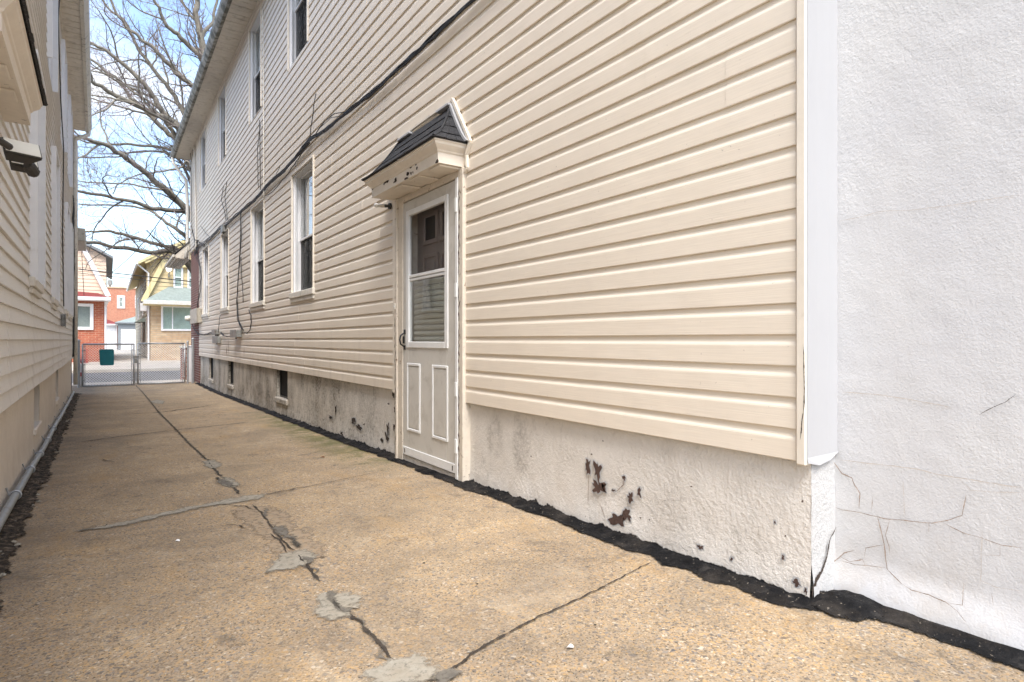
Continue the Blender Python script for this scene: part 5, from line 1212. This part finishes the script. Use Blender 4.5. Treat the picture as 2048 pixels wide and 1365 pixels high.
# ------------------------------------------------------------------ overhead wires
def span(name, p, q, Yp, Yq, r, sag, label):
    a = onY(*p, Yp); b = onY(*q, Yq); ex = (b - a) * .0
    pts = [a.lerp(b, i / 16) + Vector((0, 0, -sag * (1 - (2 * i / 16 - 1) ** 2))) for i in range(17)]
    m = MB(); m.tube(pts, r, 5); tag(m.build(name, 'rubber', smooth=True), label, 'power line', 'overhead wires')
span('power_line', (60, 528), (420, 568), 30, 30, .022, .0, 'thickest upper black wire crossing level in front of the houses across the street')
span('power_line', (60, 536), (420, 575), 30, 30, .012, .0, 'thinner black wire just beneath the thick one in front of the far houses')
span('power_line', (150, 537), (420, 498 + 60), 60, 34, .012, .35, 'thin slack wire behind the thick one against the pale sky')
span('power_line', (214, 552), (300, 470), 32, 24, .014, .12, 'thin wire slanting up to the right from behind the brick house')
span('power_line', (300, 470), (405, 318), 24, 20.6, .014, .0, 'dark service wire rising steeply to the corner of the siding house')
span('power_line', (163, 500), (168, 592), 31, 31, .012, .0, 'thin upright wire in front of the peach siding')

# ------------------------------------------------------------------ big bare street tree behind the right house
tree = thing('bare_tree', (3.9, 24.5, -1.25), 'large leafless tree reaching its limbs leftwards from behind the siding house', 'tree')
TP = Vector((3.9, 24.5, 0)); rnd = random.Random(21)
def limb3(L_, Y0, Y1):
    n_ = len(L_); return [onY(a, b, lerp(Y0, Y1, i / (n_ - 1))) for i, (a, b) in enumerate(L_)]
def smooth_path(P, k=6):
    o = []
    for i in range(len(P) - 1):
        p0 = P[max(i - 1, 0)]; p1 = P[i]; p2 = P[i + 1]; p3 = P[min(i + 2, len(P) - 1)]
        for j in range(k):
            t = j / k
            o.append(.5 * ((2 * p1) + (p2 - p0) * t + (2 * p0 - 5 * p1 + 4 * p2 - p3) * t * t + (3 * p1 - p0 - 3 * p2 + p3) * t ** 3))
    o.append(P[-1]); return o
LIMBS = [  # from the trunk side outwards: pixel points, depth start/end, radius start/end
    ([(352, 507), (302, 506), (238, 495), (177, 486), (120, 478)], 23.5, 21.5, .075, .03, 2.3),
    ([(356, 500), (318, 491), (264, 474), (225, 464), (188, 463), (140, 470)], 23.8, 23.2, .06, .02, 2.4),
    ([(375, 430), (345, 422), (310, 417), (270, 405), (226, 396), (158, 381), (110, 372)], 23, 21.3, .065, .03, 3.2),
    ([(371, 472), (350, 458), (333, 446), (312, 430), (295, 419), (245, 411), (158, 411)], 23.4, 24.6, .055, .02, 3.4),
    ([(375, 423), (350, 398), (321, 371), (290, 345), (264, 327), (240, 308), (215, 293), (190, 283), (150, 272), (100, 262)], 23.0, 20.6, .085, .035, 3.6),
    ([(345, 388), (329, 381), (276, 371), (226, 367), (158, 364)], 22.5, 24, .035, .015, 3.6),
    ([(363, 308), (345, 302), (321, 295), (264, 289), (215, 290), (173, 284), (130, 270)], 24.6, 26, .05, .02, 4.8),
    ([(359, 324), (340, 310), (314, 303), (270, 305), (226, 314), (154, 316)], 25, 26.5, .04, .018, 4.8),
    ([(363, 263), (345, 245), (321, 232), (276, 213), (226, 190), (200, 172), (173, 160), (120, 135)], 24.2, 22.5, .085, .035, 5.3),
    ([(352, 282), (330, 262), (302, 232), (280, 212), (260, 194), (240, 165), (215, 145), (173, 114), (130, 90)], 24.8, 25.8, .07, .025, 5.0),
    ([(363, 267), (340, 240), (321, 217), (305, 192), (291, 171), (262, 143), (234, 118), (200, 95), (169, 80), (120, 50)], 24.0, 23.5, .08, .03, 5.2),
    ([(367, 228), (350, 195), (329, 164), (300, 130), (276, 95), (262, 66), (245, 38), (215, 15), (190, -30)], 24.6, 24.6, .065, .025, 6.2),
    ([(394, 183), (375, 165), (356, 149), (335, 127), (314, 103), (285, 80), (257, 57), (235, 30), (222, 0), (200, -50)], 24.2, 23.6, .07, .025, 7.0),
    ([(413, 129), (397, 110), (367, 80), (350, 66), (333, 50), (320, 25), (310, 0), (290, -60)], 24.4, 23.4, .075, .03, 7.6),
    ([(415, 140), (411, 120), (405, 95), (394, 38), (394, 0), (398, -60), (390, -130)], 24.5, 24.5, .10, .06, 7.4),
    ([(405, 80), (425, 45), (430, 15), (445, -40)], 24.5, 25, .06, .03, 8.5),
    ([(400, 60), (380, 30), (365, 5), (345, -40)], 24.5, 25.5, .05, .02, 8.5),
    ([(380, 330), (366, 334), (345, 340), (310, 345), (270, 352), (235, 372), (225, 390)], 23.4, 24, .03, .012, 4.0),
    ([(300, 130), (280, 120), (250, 122), (215, 128), (180, 142)], 24.6, 25.4, .03, .012, None),
    ([(321, 232), (345, 262), (358, 290), (366, 300)], 24.3, 24.3, .07, .05, None),
]
tk = MB(); tw = MB()
tk.tube(smooth_path([Vector((3.9, 24.5, -1.3)), Vector((3.9, 24.5, 1.0)), Vector((3.8, 24.5, 3.5)), Vector((3.75, 24.5, 6.0)), Vector((3.6, 24.5, 8.5)), Vector((3.9, 24.6, 12.)), Vector((4.2, 24.8, 16))], 4), [lerp(.42, .05, (i / 24) ** 1.1) for i in range(25)], 14)
def grow(p, d, L_, r, depth):
    n_ = max(3, int(L_ / .16)); pts = [p]; rs = [r]; dd = d.copy(); cur = Vector((rnd.uniform(-1, 1), rnd.uniform(-1, 1), rnd.uniform(-.4, .9))) * .18
    for i in range(n_):
        dd = (dd + cur * .55 + Vector((rnd.gauss(0, .13), rnd.gauss(0, .13), rnd.gauss(0, .13) + .02))).normalized()
        if rnd.random() < .25: cur = Vector((rnd.uniform(-1, 1), rnd.uniform(-1, 1), rnd.uniform(-.5, .9))) * .18
        pts.append(pts[-1] + dd * L_ / n_); rs.append(max(.0030, lerp(r, r * .35, (i + 1) / n_)))
    (tk if r > .022 else tw).tube(pts, rs, 5 if r > .02 else 3, caps=False)
    if depth <= 0: return
    step = {3: .24, 2: .14, 1: .095}[depth]; s_ = step * rnd.uniform(.3, 1.1); tot = 0
    for i in range(1, len(pts)):
        seg = (pts[i] - pts[i - 1]).length; tot += seg
        if tot > s_:
            s_ += step * rnd.uniform(.6, 1.5); t = tot / L_
            rv = Vector((rnd.gauss(0, 1), rnd.gauss(0, 1), rnd.gauss(.15, 1))); dirn = (pts[i] - pts[i - 1]).normalized(); side = (rv - dirn * rv.dot(dirn)).normalized()
            nd = (dirn * cos(radians(50)) + side * sin(radians(rnd.uniform(35, 65)))).normalized()
            grow(pts[i], nd, L_ * rnd.uniform(.28, .5) * (1.15 - .5 * t), max(.004, rs[i] * rnd.uniform(.4, .6)), depth - 1)
for P, Y0, Y1, r0, r1, az in LIMBS:
    pts = limb3(P, Y0, Y1)
    if az is not None:
        st = Vector((3.78, 24.5, az - 1.6)); mid = (st + pts[0]) / 2 + Vector((0, 0, .15)); pts = [st, mid] + pts; r0s = r0 * 1.35
    else: r0s = r0
    fine = smooth_path(pts, 6); N_ = len(fine); rs = [1.15 * lerp(r0s, r1, i / (N_ - 1)) for i in range(N_)]
    fine = [p + Vector((ns(i * .3, r0 * 99, 1), ns(i * .3, r0 * 99, 4), ns(i * .3, r0 * 99, 7))) * .06 for i, p in enumerate(fine)]
    tk.tube(fine, rs, 8)
    tot = 0; nxt = .3
    for i in range(1, N_):
        seg = (fine[i] - fine[i - 1]).length; tot += seg
        if fine[i].x > 3.6: nxt = tot + .2; continue
        if tot > nxt:
            nxt = tot + rnd.uniform(.16, .38); dirn = (fine[i] - fine[i - 1]).normalized(); rv = Vector((rnd.gauss(0, 1), rnd.gauss(0, 1), rnd.gauss(.2, 1))); side = (rv - dirn * rv.dot(dirn)).normalized()
            nd = (dirn * .75 + side * rnd.uniform(.5, 1.0)).normalized(); big = rnd.random() < .24
            grow(fine[i], nd, rnd.uniform(1.6, 3.0) if big else rnd.uniform(.6, 1.5), rs[i] * (.5 if big else .28), 3 if big else 2)
tk.build('trunk', 'bark', tree, smooth=True); tw.build('crown', 'twig', tree)
print('twig faces', len(tw.f), 'trunk', len(tk.f))

# small fallen leaf and white debris on the walkway
def leafm(px, py, s, mt, name, label, cat):
    c = onG(px, py); m = MB(); n_ = 8; vs = []
    for i in range(n_): a_ = 2 * pi * i / n_; r = s * (1 + .4 * ns(cos(a_) * 2, sin(a_) * 2, px)); vs.append((c.x + cos(a_) * r, c.y + sin(a_) * r * .6, c.z + .006 + .004 * sin(a_ * 2)))
    vs.append((c.x, c.y, c.z + .014)); m.add(vs, [(i, (i + 1) % n_, n_) for i in range(n_)]); tag(m.build(name, mt), label, cat)
leafm(1140, 1297, .013, 'white', 'paint_flake', 'white paint flake on the concrete near the bottom centre', 'debris')
leafm(355, 1084, .012, 'white', 'paint_flake', 'white paint flake on the concrete left of the long cement repair', 'debris')
leafm(645, 916, .02, 'rust', 'dead_leaf', 'small brown dead leaf on the concrete left of the door', 'leaf')

# ------------------------------------------------------------------ turn the left house, lift everything so that the street is near z = 0
RL = Matrix.Translation(PV) @ Matrix.Rotation(.0145, 4, 'Z') @ Matrix.Translation(-PV)
for o in LEFT:
    o.matrix_basis = RL @ Matrix.Translation(o.location)
for o in SC.objects:
    if o.parent is None and o.type != 'LIGHT': o.location.z += EYE
